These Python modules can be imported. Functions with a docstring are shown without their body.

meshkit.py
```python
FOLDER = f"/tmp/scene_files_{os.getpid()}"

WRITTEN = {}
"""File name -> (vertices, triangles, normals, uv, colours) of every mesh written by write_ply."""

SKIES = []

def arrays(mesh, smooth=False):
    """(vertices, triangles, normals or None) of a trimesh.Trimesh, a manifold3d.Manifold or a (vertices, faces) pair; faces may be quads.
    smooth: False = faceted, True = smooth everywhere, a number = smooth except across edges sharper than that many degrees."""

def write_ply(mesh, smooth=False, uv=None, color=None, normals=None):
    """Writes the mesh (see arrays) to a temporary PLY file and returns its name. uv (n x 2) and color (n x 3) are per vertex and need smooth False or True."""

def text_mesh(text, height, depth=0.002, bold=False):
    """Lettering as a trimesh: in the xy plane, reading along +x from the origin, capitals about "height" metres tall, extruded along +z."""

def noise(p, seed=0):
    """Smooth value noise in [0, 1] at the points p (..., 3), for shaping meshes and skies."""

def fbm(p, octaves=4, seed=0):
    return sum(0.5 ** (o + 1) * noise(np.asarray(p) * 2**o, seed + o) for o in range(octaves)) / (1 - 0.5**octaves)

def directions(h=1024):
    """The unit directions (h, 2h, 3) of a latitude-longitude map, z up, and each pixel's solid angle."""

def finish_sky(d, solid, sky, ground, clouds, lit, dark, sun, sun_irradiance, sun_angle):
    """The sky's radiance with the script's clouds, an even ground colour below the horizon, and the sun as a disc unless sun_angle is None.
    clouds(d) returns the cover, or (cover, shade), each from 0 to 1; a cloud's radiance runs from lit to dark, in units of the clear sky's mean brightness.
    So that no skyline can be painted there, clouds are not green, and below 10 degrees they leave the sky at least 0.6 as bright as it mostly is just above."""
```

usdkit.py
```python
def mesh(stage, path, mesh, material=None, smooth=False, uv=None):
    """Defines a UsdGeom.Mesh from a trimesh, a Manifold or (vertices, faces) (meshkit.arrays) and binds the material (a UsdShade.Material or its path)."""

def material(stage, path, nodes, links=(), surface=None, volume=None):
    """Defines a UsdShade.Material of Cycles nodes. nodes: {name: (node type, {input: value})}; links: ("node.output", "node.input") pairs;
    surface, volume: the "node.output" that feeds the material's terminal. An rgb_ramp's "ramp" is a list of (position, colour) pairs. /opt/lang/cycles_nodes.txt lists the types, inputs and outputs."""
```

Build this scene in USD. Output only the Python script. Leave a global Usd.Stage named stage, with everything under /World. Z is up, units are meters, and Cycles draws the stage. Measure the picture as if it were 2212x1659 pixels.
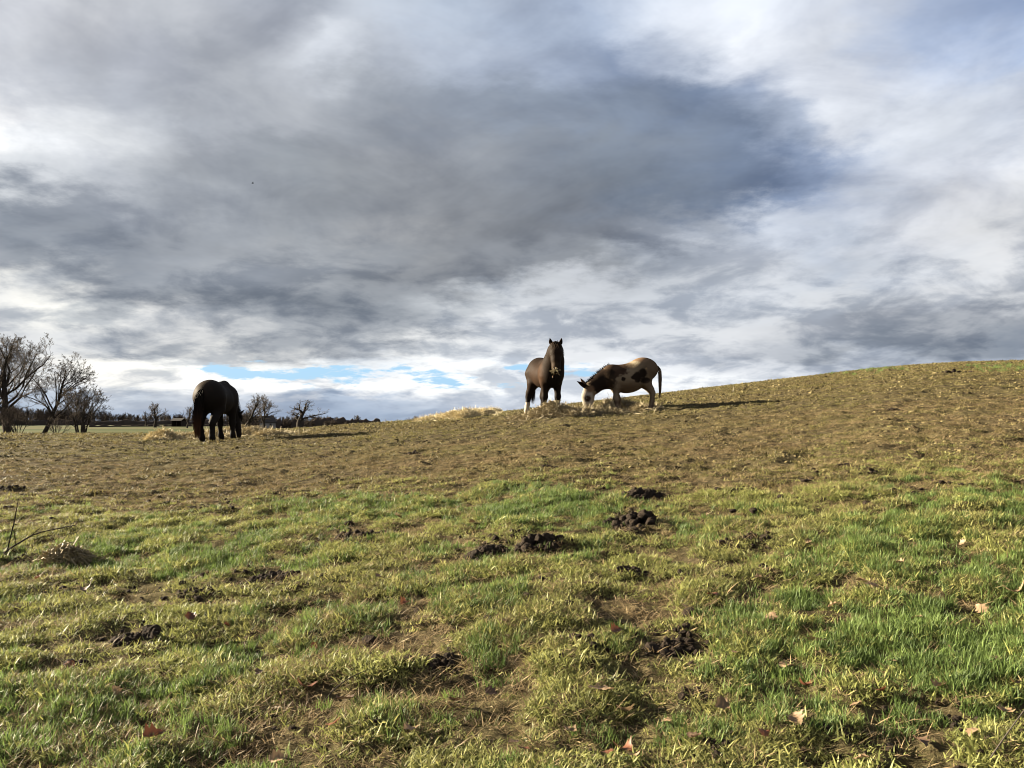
import math, numpy as np, trimesh, usdkit, meshkit
from meshkit import fbm
from pxr import Usd, UsdGeom, UsdLux, UsdShade, Gf, Sdf, Vt

stage = Usd.Stage.CreateInMemory()
UsdGeom.SetStageUpAxis(stage, 'Z'); UsdGeom.SetStageMetersPerUnit(stage, 1.0)
UsdGeom.Xform.Define(stage, '/World')
UsdGeom.Scope.Define(stage, '/World/Looks')
LK = '/World/Looks/'

# ------------------------------------------------------------------ camera
FPX, HOR, EYE = 827.0, 423.0, 1.45          # focal length and horizon row in pixels of a 1024 x 768 picture
cam = UsdGeom.Camera.Define(stage, '/World/camera')
cam.CreateFocalLengthAttr(24.0)
AP = 24.0 * 1024 / FPX
cam.CreateHorizontalApertureAttr(AP); cam.CreateVerticalApertureAttr(AP * 0.75)
cam.CreateVerticalApertureOffsetAttr((HOR - 384) * AP / 1024)
cam.CreateClippingRangeAttr(Gf.Vec2f(0.05, 20000))
EXPO = 3.2
cam.CreateExposureAttr(EXPO)
cam.AddTranslateOp().Set(Gf.Vec3d(0, 0, EYE)); cam.AddRotateXYZOp().Set(Gf.Vec3f(90, 0, 0))

# ------------------------------------------------------------------ sun and sky
SUN_EL, SUN_AZ = math.radians(17.0), math.radians(-73.0)     # azimuth from +y (the view) towards +x
S = np.array([math.cos(SUN_EL) * math.sin(SUN_AZ), math.cos(SUN_EL) * math.cos(SUN_AZ), math.sin(SUN_EL)])
sun = UsdLux.DistantLight.Define(stage, '/World/sun')
sun.CreateIntensityAttr(1.25); sun.CreateAngleAttr(0.5); sun.CreateColorAttr(Gf.Vec3f(1.0, 0.87, 0.66))
sun.GetPrim().CreateAttribute('inputs:normalize', Sdf.ValueTypeNames.Bool).Set(True)
xa = np.cross([0, 0, 1.0], S); xa /= np.linalg.norm(xa); ya = np.cross(S, xa)
m4 = np.eye(4); m4[0, :3], m4[1, :3], m4[2, :3] = xa, ya, S
sun.AddTransformOp().Set(Gf.Matrix4d(*m4.ravel().tolist()))
SKY = 0.1

def lin(c, con=1.0, sat=1.0):
    c = np.array(c, float); c[1] += .45 * max((c[0] + c[2]) / 2 - c[1], 0) * (con != 1); c = c.mean() + (c - c.mean()) * sat; c = np.clip(172 + (c - 172) * con, 0, 255) / 255
    return tuple(np.where(c <= 0.04045, c / 12.92, ((c + 0.055) / 1.055) ** 2.4))

class G:
    """A small builder of node graphs."""
    def __init__(s): s.n, s.l = {}, []
    def add(s, kind, out, ins=None, **kw):
        name = f'n{len(s.n)}'; given = {}
        for k, v in {**(ins or {}), **kw}.items():
            if isinstance(v, str) and '.' in v and v.split('.')[0] in s.n: s.l.append((v, f'{name}.{k}'))
            else: given[k] = v
        s.n[name] = (kind, given)
        return f'{name}.{out}'
    def m(s, op, a, b=0.0, c=0.0): return s.add('math', 'value', math_type=op, value1=a, value2=b, value3=c)
    def mix(s, f, a, b, t='mix'): return s.add('mix', 'color', mix_type=t, fac=f, color1=a, color2=b)
    def rng(s, v, a, b, c=0.0, d=1.0, t='smoothstep'): return s.add('map_range', 'result', range_type=t, value=v, from_min=a, from_max=b, to_min=c, to_max=d, clamp=True)
    def noise(s, vec, scale, detail=3, rough=0.5, out='fac', **k): return s.add('noise_texture', out, vector=vec, scale=scale, detail=detail, roughness=rough, **k)
    def ramp(s, fac, stops, **k): return s.add('rgb_ramp', 'color', ramp=stops, fac=fac, **k)
    def build(s, name, surface=None, volume=None): return usdkit.material(stage, LK + name, s.n, s.l, surface, volume)

def build_sky():
    g = G()
    tc = g.add('texture_coordinate', 'generated')
    d = tc
    sx = g.add('separate_xyz', 'x', vector=d); nm = sx.split('.')[0]
    x, y, z = nm + '.x', nm + '.y', nm + '.z'
    sk = g.add('sky_texture', 'color', sky_type='single_scattering', sun_disc=False, sun_elevation=SUN_EL, sun_rotation=SUN_AZ, altitude=100.0, air_density=1.0, aerosol_density=1.2, ozone_density=1.0)
    zz = g.m('maximum', z, 0.0)
    # a flat cloud layer seen in perspective
    den = g.m('add', zz, 0.10)
    cp = g.add('combine_xyz', 'vector', x=g.m('divide', x, den), y=g.m('divide', y, den), z=0.3)
    az = g.m('degrees', g.m('arctan2', x, y)); el = g.m('degrees', g.m('arcsine', z))
    den2 = g.m('add', zz, 0.24)
    cq = g.add('combine_xyz', 'vector', x=g.m('divide', x, den2), y=g.m('divide', y, den2), z=g.m('multiply', zz, 2.5))
    den3 = g.m('add', zz, 0.26)
    cr = g.add('combine_xyz', 'vector', x=g.m('divide', x, den3), y=g.m('divide', y, den3), z=7.7)
    w1 = g.noise(cq, 1.6, 4, 0.55, 'color'); w1n = g.add('separate_xyz', 'x', vector=w1).split('.')[0]
    w2 = g.noise(cq, 5.0, 6, 0.6, 'color'); w2n = g.add('separate_xyz', 'x', vector=w2).split('.')[0]
    damp = g.rng(el, 1.0, 14.0, 0.22, 1.0, 'linear')
    def warp(base, c, a1, a2, dm):
        o = g.m('add', g.m('multiply', g.m('subtract', w1n + c, 0.5), a1), g.m('multiply', g.m('subtract', w2n + c, 0.5), a2))
        return g.m('add', base, g.m('multiply', o, dm))
    azw = warp(az, '.x', 10.0, 9.0, 1.0); elw = warp(el, '.y', 7.0, 8.0, damp)
    fac = g.rng(azw, -45, 45, 0, 1, 'linear')
    # the weather of that afternoon, by height above the horizon: (elevation row, [(column, colour)])
    A = (196, 198, 208)
    rows = [
     (905, [(0, (166,178,200)), (400, (160,174,200)), (700, (158,172,198)), (1000, (165,178,202)), (1300, (185,196,214)), (1700, (200,206,216)), (2200, (190,196,208))]),
     (868, [(0, (176,186,204)), (250, (190,198,212)), (450, (205,210,220)), (600, (172,184,206)), (760, (166,178,202)), (1000, (190,198,214)), (1300, (225,228,234)), (1700, (226,229,235)), (2200, (205,208,218))]),
     (838, [(0, (225,226,228)), (250, (232,231,228)), (450, (230,231,233)), (650, (238,238,238)), (850, (240,240,240)), (1000, (238,240,242)), (1250, (228,231,237)), (1500, (222,225,231)), (1800, (214,217,226)), (2200, (180,188,204))]),
     (802, [(0, (170,176,188)), (200, (238,236,230)), (350, (235,235,232)), (480, (232,233,232)), (700, (205,212,222)), (1000, (225,228,232)), (1150, (222,226,234)), (1400, (216,219,227)), (1700, (195,199,210)), (2000, (168,174,190)), (2200, (158,166,184))]),
     (765, [(0, (200,203,208)), (120, (205,208,212)), (280, (152,158,172)), (480, (222,222,220)), (620, (172,176,184)), (760, (165,170,180)), (880, (218,220,222)), (1100, (205,209,216)), (1350, (206,209,217)), (1600, (178,182,194)), (1900, (152,158,171)), (2200, (130,138,156))]),
     (715, [(0, (205,207,210)), (160, (232,232,228)), (330, (214,215,216)), (520, (160,165,175)), (750, (150,155,166)), (930, (165,170,180)), (1050, (208,211,218)), (1300, (192,196,206)), (1550, (200,203,211)), (1850, (180,183,192)), (2200, (148,153,166))]),
     (655, [(0, (225,225,222)), (90, (190,194,200)), (260, (150,155,166)), (520, (140,146,158)), (820, (138,144,156)), (1000, (185,190,198)), (1200, (188,192,202)), (1450, (186,191,202)), (1750, (198,202,212)), (2200, (196,198,205))]),
     (590, [(0, (150,156,168)), (280, (140,146,160)), (560, (166,170,178)), (760, (150,155,165)), (1000, (140,144,154)), (1250, (142,147,158)), (1420, (180,186,198)), (1650, (196,200,211)), (1850, (176,183,200)), (2000, (196,200,211)), (2200, (206,208,214))]),
     (520, [(0, (140,147,162)), (240, (150,155,168)), (460, (152,157,168)), (640, (158,163,172)), (800, (165,168,174)), (1050, (136,140,150)), (1300, (126,131,145)), (1500, (146,152,168)), (1680, (190,196,212)), (1850, (184,190,208)), (2050, (208,210,220)), (2200, (212,214,220))]),
     (440, [(0, (206,210,216)), (180, (198,202,209)), (330, (172,177,186)), (520, (146,151,162)), (720, (155,160,168)), (900, (150,154,163)), (1120, (136,141,153)), (1400, (120,129,148)), (1640, (116,128,160)), (1780, (150,162,195)), (1920, (196,201,218)), (2200, (216,218,226))]),
     (350, [(0, (252,252,252)), (60, (226,229,233)), (260, (186,190,199)), (430, (152,156,167)), (640, (152,158,168)), (850, (158,162,172)), (1020, (146,151,162)), (1300, (132,140,156)), (1580, (120,131,158)), (1720, (168,177,202)), (1800, (214,218,230)), (1960, (198,203,216)), (2200, (190,196,214))]),
     (240, [(0, (208,211,218)), (200, (192,196,205)), (420, (170,174,184)), (640, (176,180,190)), (850, (152,158,170)), (1050, (148,156,172)), (1300, (132,142,164)), (1520, (124,136,166)), (1660, (160,170,198)), (1760, (214,218,230)), (1900, (205,209,222)), (2060, (180,189,216)), (2200, (160,174,212))]),
     (120, [(0, (206,208,216)), (300, (188,191,201)), (560, (166,170,182)), (690, (198,203,214)), (830, (168,173,187)), (1080, (172,180,200)), (1350, (140,151,182)), (1500, (186,193,212)), (1620, (222,226,237)), (1820, (202,206,218)), (2000, (172,183,214)), (2200, (156,170,210))]),
     (0,   [(0, (200,203,212)), (400, (186,190,202)), (640, (160,165,180)), (760, (178,184,198)), (1000, (172,182,202)), (1300, (170,181,207)), (1560, (216,221,234)), (1800, (204,209,224)), (2050, (172,184,217)), (2200, (158,172,212))]),
    ]
    col = None; last = None
    for py, stops in rows:
        e = math.degrees(math.atan((HOR - py * 768 / 1659) / FPX))
        st = [(0.0, lin(A))]
        for px, c in stops:
            a = math.degrees(math.atan((px * 1024 / 2212 - 512) / FPX))
            st.append(((a + 45) / 90, lin(c, 1.2, .80)))
        st.append((1.0, lin(A)))
        r = g.ramp(fac, st)
        col = r if col is None else g.mix(g.rng(elw, last, e), col, r)
        last = e
    # overhead, out of frame: the same broken cloud
    col = g.mix(g.rng(elw, last, last + 25), col, lin((186, 190, 202)))
    # relief inside the clouds: lumps with lit edges, and finer shreds
    det = g.noise(cr, 3.7, 9, 0.55, distortion=0.5); det2 = g.noise(cr, 9.0, 7, 0.6, distortion=0.3)
    lump = g.rng(g.m('add', g.m('multiply', det, 0.72), g.m('multiply', det2, 0.28)), 0.40, 0.57)
    low = g.m('multiply', g.rng(el, 0.6, 2.5), g.rng(el, 15.0, 7.0))
    edge = g.mix(lump, (0.68, 0.715, 0.765), (1.24, 1.225, 1.19))
    soft = g.mix(g.rng(g.m('add', g.m('multiply', det, 0.86), g.m('multiply', det2, 0.14)), 0.32, 0.66), (0.82, 0.83, 0.86), (1.17, 1.16, 1.14))
    col = g.mix(1.0, col, g.mix(low, soft, edge), 'multiply')
    k = g.m('add', g.m('multiply', g.m('subtract', g.noise(cr, 2.0, 8, 0.58, distortion=0.8), 0.5), 0.75), 1.0)
    kk = g.add('combine_xyz', 'vector', x=k, y=k, z=k)
    col = g.mix(g.rng(el, 4.0, 12.0), col, g.mix(1.0, col, kk, 'multiply'))
    q0 = 2 ** -EXPO / SKY
    cloud = g.mix(1.0, col, (q0, q0, q0), 'multiply')
    # gaps of clear sky low above the horizon
    gp = g.add('combine_xyz', 'vector', x=g.m('multiply', az, 0.17), y=g.m('multiply', el, 0.75), z=4.2)
    gn = g.noise(gp, 1.0, 7, 0.62)
    e1 = math.degrees(math.atan((HOR - 806 * 768 / 1659) / FPX))
    band = g.m('exponent', g.m('multiply', g.m('power', g.m('divide', g.m('subtract', el, e1 - 0.05), 0.80), 2.0), -1.0))
    lat = g.m('multiply', g.rng(az, -30, -20), g.rng(az, 14, 1))
    q = g.m('add', g.m('multiply', gn, 1.0), g.m('multiply', g.m('multiply', band, lat), 0.26))
    gap = g.m('multiply', g.rng(q, 0.665, 0.75), g.rng(g.m('multiply', band, lat), 0.03, 0.25))
    q_ = q0
    clear = g.mix(1.0, sk, (1.0, 1.12, 1.25), 'multiply')
    clear = g.mix(0.97, clear, tuple(np.array(lin((158, 203, 239))) * q_))
    fin = g.mix(gap, cloud, clear)
    bg = g.add('background_shader', 'background', color=fin, strength=SKY)
    return g.build('sky_look', surface=bg)
dome = UsdLux.DomeLight.Define(stage, '/World/sky')
dome.CreateIntensityAttr(1.0)
UsdShade.MaterialBindingAPI.Apply(dome.GetPrim()).Bind(build_sky())
dome.GetPrim().SetCustomDataByKey('kind', 'structure')

# ------------------------------------------------------------------ helpers
_used = {}
def path_for(name, parent='/World'):
    k = f'{parent}/{name}'; c = _used.get(k, 0); _used[k] = c + 1
    return k if c == 0 else f'{k}_{c:03d}'
def tag(p, label=None, cat=None, group=None, kind=None):
    p = p if isinstance(p, Usd.Prim) else p.GetPrim()
    for k, v in (('label', label), ('category', cat), ('group', group), ('kind', kind)):
        if v: p.SetCustomDataByKey(k, v)
    return p
def obj(name, mesh, mat, parent='/World', smooth=False, color=None):
    path = path_for(name, str(parent.GetPath()) if not isinstance(parent, str) else parent)
    if isinstance(mesh, tuple):
        v_, f_ = np.asarray(mesh[0]), np.asarray(mesh[1]); used, inv = np.unique(f_, return_inverse=True)
        if len(used) < len(v_): mesh = (v_[used], inv.reshape(f_.shape)); color = None if color is None else color[used]
    m = usdkit.mesh(stage, path, mesh, mat, smooth)
    if color is not None:
        UsdGeom.PrimvarsAPI(m).CreatePrimvar('coat', Sdf.ValueTypeNames.Color3fArray, 'vertex').Set(Vt.Vec3fArray.FromNumpy(np.asarray(color, np.float32)))
    m.CreateDoubleSidedAttr(True)
    return m.GetPrim()
def thing(name, label, cat, loc=(0, 0, 0), rz=0.0, group=None, tilt=None):
    x = UsdGeom.Xform.Define(stage, path_for(name)); x.AddTranslateOp().Set(Gf.Vec3d(*map(float, loc)))
    if rz: x.AddRotateZOp().Set(math.degrees(rz))
    if tilt: x.AddRotateYOp().Set(math.degrees(tilt))
    return tag(x, label, cat, group)
def join(parts):
    vs, fs, n = [], [], 0
    for v, f in parts:
        vs.append(v); fs.append(np.asarray(f) + n); n += len(v)
    return np.vstack(vs), np.vstack(fs)
D = 1024 / 2212.0                              # the photograph was measured at 2212 pixels across

# ------------------------------------------------------------------ the land
_cx = np.array([-500, 0, 153, 278, 352, 435, 523, 667, 787, 889, 972, 1024, 1500.])
_cy = np.array([434, 434, 434, 430, 425, 419, 410, 393, 379, 367.5, 362, 361, 361.])
_dx = np.array([-500, 0, 216, 440, 543, 650, 780, 1024, 1500.])
_dd = np.array([40, 40, 40, 38, 38, 47, 51, 52, 52.])
from scipy.interpolate import PchipInterpolator
_ce, _cd = PchipInterpolator(_cx, (HOR - _cy) / FPX), PchipInterpolator(_dx, _dd)
def smax(a, b, k):
    h = np.maximum(k - np.abs(a - b), 0) / k
    return np.maximum(a, b) + h * h * k / 4
def land(X, Y):
    X, Y = np.asarray(X, float), np.asarray(Y, float)
    px = np.clip(512 + FPX * X / np.maximum(Y, 3.0), -480, 1480)
    e, dc = _ce(px), _cd(px)
    Yp = np.where(Y < 0, Y * 0.4, Y)
    hill = EYE + e * Yp - EYE / dc ** 2 * (Yp - dc) ** 2
    R = np.hypot(X, Y)
    plain = EYE - np.interp(R, [0, 60, 110, 150, 450, 2500, 9000], [5.0, 4.6, 1.75, 1.55, 1.10, 1.0, 1.0])
    return smax(np.maximum(hill, -40), plain, 0.8)
def micro(X, Y):
    R = np.hypot(X, Y)
    p = np.stack([X, Y, np.zeros_like(X)], -1)
    a = (fbm(p * 0.55, 2, 5) - 0.5) * 0.055 + (fbm(p * 3.6, 3, 33) - 0.5) * 0.12
    return a * np.clip((130 - R) / 60, 0, 1) * np.clip(R / 2, 0, 1)
def ground(X, Y): return land(X, Y) + micro(np.asarray(X, float), np.asarray(Y, float))
def proj(X, Y, Z): return 512 + FPX * X / Y, HOR - FPX * (Z - EYE) / Y
_ys = np.concatenate([np.linspace(2.2, 60, 6000), np.linspace(60, 900, 4000)[1:]])
def at(dx, dy):
    """The point of the land seen at a place in the photograph."""
    u = (dx * D - 512) / FPX; z = land(u * _ys, _ys)
    py = HOR - FPX * (z - EYE) / _ys
    k = np.argmax(py <= dy * D); Y = _ys[k] if py.min() <= dy * D else _ys[np.argmin(py[:6000])]
    return float(u * Y), float(Y), float(ground(u * Y, Y))
def beyond(px, Y):
    X = (px - 512) / FPX * Y
    return float(X), float(Y), float(land(X, Y))

def ground_sheet():
    r = np.concatenate([[0.0, 0.6, 1.2, 1.8], 2.3 * np.exp(np.arange(0, math.log(62 / 2.3), 0.0062)), np.geomspace(64, 160, 60), np.geomspace(170, 7000, 70)])
    a = np.radians(np.concatenate([np.linspace(-180, -48, 50)[:-1], np.linspace(-48, 48, 760), np.linspace(48, 180, 50)[1:-1]]))
    Rr, Aa = np.meshgrid(r, a, indexing='ij')
    X, Y = Rr * np.sin(Aa), Rr * np.cos(Aa)
    Z = land(X, Y) + micro(X, Y)
    near = (Rr > 2) & (Rr < 60)
    p = np.stack([X, Y, X * 0], -1)[near]
    Z[near] += (fbm(p * 13, 2, 3) - 0.5) * 0.035
    n, m = X.shape
    i, j = np.meshgrid(np.arange(n - 1), np.arange(m), indexing='ij'); j2 = (j + 1) % m
    f = np.stack([i * m + j, i * m + j2, (i + 1) * m + j2, (i + 1) * m + j], -1).reshape(-1, 4)[:, ::-1]
    return np.stack([X, Y, Z], -1).reshape(-1, 3), np.vstack([f[:, [0, 1, 2]], f[:, [0, 2, 3]]])

g = G()
pos = g.add('geometry', 'position')
sp = g.add('separate_xyz', 'x', vector=pos).split('.')[0]
n1, n2, n3 = g.noise(pos, 0.45, 4, 0.6), g.noise(pos, 5.0, 5, 0.65), g.noise(pos, 38.0, 3, 0.6)
c = g.ramp(n2, [(0.30, (0.016, 0.0125, 0.008)), (0.45, (0.030, 0.024, 0.0135)), (0.55, (0.045, 0.036, 0.019)), (0.72, (0.070, 0.057, 0.031))])
c = g.mix(g.rng(n1, 0.44, 0.66, 0, 0.55), c, (0.055, 0.048, 0.020))
c = g.mix(g.rng(n3, 0.56, 0.70, 0, 0.6), c, (0.10, 0.085, 0.045))
c = g.mix(g.rng(n3, 0.44, 0.30, 0, 0.7), c, (0.025, 0.017, 0.010))
dist = g.add('vector_math', 'value', math_type='length', vector1=pos)
far = g.rng(dist, 62, 95)
fst = g.noise(g.add('mapping', 'vector', vector=pos, scale=(0.002, 0.016, 0.01)), 1.0, 4, 0.6)
fcol = g.ramp(fst, [(0.36, (0.018, 0.024, 0.009)), (0.47, (0.040, 0.048, 0.017)), (0.54, (0.05, 0.046, 0.021)), (0.62, (0.075, 0.06, 0.034))])
c = g.mix(far, c, fcol)
bmp = g.add('bump', 'normal', height=g.noise(pos, 24.0, 5, 0.7), strength=0.7, distance=0.03)
M_ground = g.build('ground_look', g.add('principled_bsdf', 'BSDF', base_color=c, roughness=1.0, specular_ior_level=0.02, normal=bmp))
tag(obj('ground', ground_sheet(), M_ground, smooth=True), 'grazed brown hillside pasture running out to flat fields', None, None, 'structure')

# ------------------------------------------------------------------ grass
def blades(rng, n, rad, hmin, hmax, wid, lean, flat=0.0, segs=3):
    """n curved blades of grass as ribbons."""
    a, r = rng.uniform(0, 2 * np.pi, n), rad * np.sqrt(rng.uniform(0, 1, n))
    base = np.stack([r * np.cos(a), r * np.sin(a), np.full(n, -0.012)], -1)
    h = rng.uniform(hmin, hmax, n); th = rng.uniform(0, 2 * np.pi, n)
    ln = np.clip(rng.normal(lean, lean * 0.45, n), 0.02, 1.5)
    t = np.linspace(0, 1, segs + 1)
    ang = ln[:, None] * (0.35 + 1.0 * t[None] ** 1.2) + flat * rng.uniform(0.6, 1.0, n)[:, None]
    ang = np.minimum(ang, 1.62)
    step = (h / segs)[:, None]
    hor = np.concatenate([np.zeros((n, 1)), np.cumsum(np.sin(ang[:, :-1]) * step, 1)], 1)
    ver = np.concatenate([np.zeros((n, 1)), np.cumsum(np.cos(ang[:, :-1]) * step, 1)], 1)
    dr = np.stack([np.cos(th), np.sin(th), 0 * th], -1)
    c = base[:, None] + dr[:, None] * hor[..., None]; c[..., 2] += ver
    tw = th + np.pi / 2 + rng.normal(0, 0.7, n)
    side = np.stack([np.cos(tw), np.sin(tw), rng.normal(0, .25, n)], -1)
    w = wid * rng.uniform(0.6, 1.3, n)[:, None] * np.array([0.75, 1.0, 0.75, 0.0] if segs == 3 else [0.85, 1.0, 0.0])[None]
    L, R_ = c - side[:, None] * w[..., None] / 2, c + side[:, None] * w[..., None] / 2
    k = segs + 1
    v = np.concatenate([np.stack([L[:, i], R_[:, i]], 1) for i in range(segs)] + [c[:, segs:segs + 1]], 1)     # 2*segs+1 points
    pv = 2 * segs + 1; o = np.arange(n)[:, None] * pv
    tri = []
    for i in range(segs - 1): tri += [[2*i, 2*i+1, 2*i+3], [2*i, 2*i+3, 2*i+2]]
    tri.append([2*segs-2, 2*segs-1, 2*segs])
    f = (o[:, :, None] + np.array(tri)[None]).reshape(-1, 3)
    return v.reshape(-1, 3), f

def leafy(name, stops, patch=None, trans=0.35, rough=0.55, spec=0.25, pscale=0.9):
    g = G()
    ge = g.add('geometry', 'random_per_island'); gn = ge.split('.')[0]
    inst = g.add('object_info', 'random')
    f = g.m('fraction', g.m('add', ge, g.m('multiply', inst, 0.37)))
    c = g.ramp(f, stops)
    if patch:
        c = g.mix(g.rng(g.noise(gn + '.position', pscale, 3, 0.6), 0.42, 0.62, 0, 0.65), c, patch)
    v = g.m('add', 0.8, g.m('multiply', inst, 0.4))
    c = g.mix(1.0, c, g.add('combine_xyz', 'vector', x=v, y=v, z=v), 'multiply')
    p = g.add('principled_bsdf', 'BSDF', base_color=c, roughness=rough, specular_ior_level=spec)
    t = g.add('translucent_bsdf', 'BSDF', color=c)
    return g.build(name, g.add('mix_closure', 'closure', fac=trans, closure1=p, closure2=t))
M_lush = leafy('lush_grass_look', [(0, (0.046, 0.074, 0.020)), (0.45, (0.100, 0.138, 0.036)), (0.75, (0.175, 0.200, 0.056)), (0.90, (0.19, 0.17, 0.07)), (1, (0.30, 0.25, 0.13))], spec=.15)
M_turf = leafy('turf_grass_look', [(0, (0.072, 0.080, 0.025)), (0.28, (0.160, 0.160, 0.052)), (0.5, (0.26, 0.232, 0.090)), (0.75, (0.42, 0.355, 0.175)), (1, (0.58, 0.49, 0.30))], (0.165, 0.178, 0.052), spec=.15)
M_graze = leafy('grazed_grass_look', [(0, (0.048, 0.040, 0.017)), (0.35, (0.102, 0.081, 0.034)), (0.7, (0.158, 0.124, 0.056)), (0.9, (0.22, 0.18, 0.09)), (1, (0.33, 0.275, 0.155))], (0.100, 0.092, 0.032), pscale=0.35, spec=.1)
M_straw = leafy('dead_grass_look', [(0, (0.09, 0.062, 0.034)), (0.4, (0.21, 0.16, 0.085)), (0.75, (0.34, 0.275, 0.16)), (1, (0.46, 0.385, 0.24))], None, 0.25, spec=.1)

# where the photograph shows taller green grass, bare or dung-strewn earth and straw: ellipses measured on it
LUSH = [(1150, 1098, 170, 38, 1), (2000, 1215, 230, 75, 1), (1900, 1420, 300, 110, .85), (2120, 1330, 160, 120, 1), (440, 1195, 250, 42, .9), (1010, 1272, 110, 48, .9), (1050, 1400, 80, 55, .7), (780, 1095, 210, 22, .5), (2140, 1085, 110, 35, .7),
        (150, 1540, 130, 60, .5), (620, 1160, 130, 24, .8), (700, 1340, 160, 40, .5), (1700, 1330, 160, 50, .7), (1560, 1160, 90, 26, .4), (560, 1400, 150, 40, .45), (2150, 796, 60, 8, .45), (1900, 799, 55, 5, .3), (1800, 806, 90, 4, .14), (1340, 1110, 60, 40, .6), (1450, 1600, 160, 40, .4), (860, 1530, 120, 50, .4)]
BARE = [(560, 1255, 110, 30, 1), (430, 1280, 70, 22, .8), (1450, 1395, 90, 50, 1), (1490, 1480, 60, 30, .6), (300, 1372, 70, 32, 1), (950, 1425, 60, 35, .8), (1610, 1175, 90, 22, .8), (1370, 1130, 65, 40, 1), (1120, 1185, 120, 32, .8), (765, 1158, 60, 20, 1), (1600, 1250, 130, 28, .5), (700, 1590, 120, 40, .4), (420, 1095, 90, 14, .5), (70, 1205, 60, 18, .8), (1300, 1640, 90, 25, .5), (820, 1390, 70, 22, .6)]
def mask(px, py, ell, soft=0.5):
    out = np.zeros_like(px)
    for cx, cy, rx, ry, s in ell:
        q = np.sqrt(((px - cx * D) / (rx * D)) ** 2 + ((py - cy * D) / (ry * D)) ** 2)
        out = np.maximum(out, s * np.clip((1 + soft - q) / (2 * soft), 0, 1))
    return out

def scatter(rng, n, y0, y1, power):
    """n points in the field of view and a margin beside it, thinning with distance."""
    t = rng.uniform(0, 1, n)
    y = (y0 ** (2 - power) + t * (y1 ** (2 - power) - y0 ** (2 - power))) ** (1 / (2 - power))
    x = rng.uniform(-0.75, 0.75, n) * y + rng.uniform(-0.6, 0.6, n)
    return x, y

def instancer(name, protos, mat, X, Y, scl, which, label, cat, rng, zoff=0.0, tilt=0.12):
    root = path_for(name)
    pi = UsdGeom.PointInstancer.Define(stage, root)
    targets = []
    for i, me in enumerate(protos):
        m = usdkit.mesh(stage, f'{root}/tuft_{i + 1:03d}', me, mat); m.CreateDoubleSidedAttr(True); targets.append(m.GetPath())
    pi.CreatePrototypesRel().SetTargets(targets)
    n = len(X); Z = ground(X, Y) + zoff
    pi.CreatePositionsAttr(Vt.Vec3fArray.FromNumpy(np.stack([X, Y, Z], -1).astype(np.float32)))
    pi.CreateScalesAttr(Vt.Vec3fArray.FromNumpy(np.repeat(scl[:, None], 3, 1).astype(np.float32)))
    a = rng.uniform(0, np.pi, n); tx, ty = rng.normal(0, tilt, n) / 2, rng.normal(0, tilt, n) / 2
    q = np.stack([np.cos(a), tx, ty, np.sin(a)], -1); q /= np.linalg.norm(q, axis=1, keepdims=True)
    pi.CreateOrientationsAttr(Vt.QuathArray([Gf.Quath(*map(float, r)) for r in q]))
    pi.CreateProtoIndicesAttr(Vt.IntArray.FromNumpy(which.astype(np.int32)))
    tag(pi, label, cat, None, 'stuff')

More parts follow.
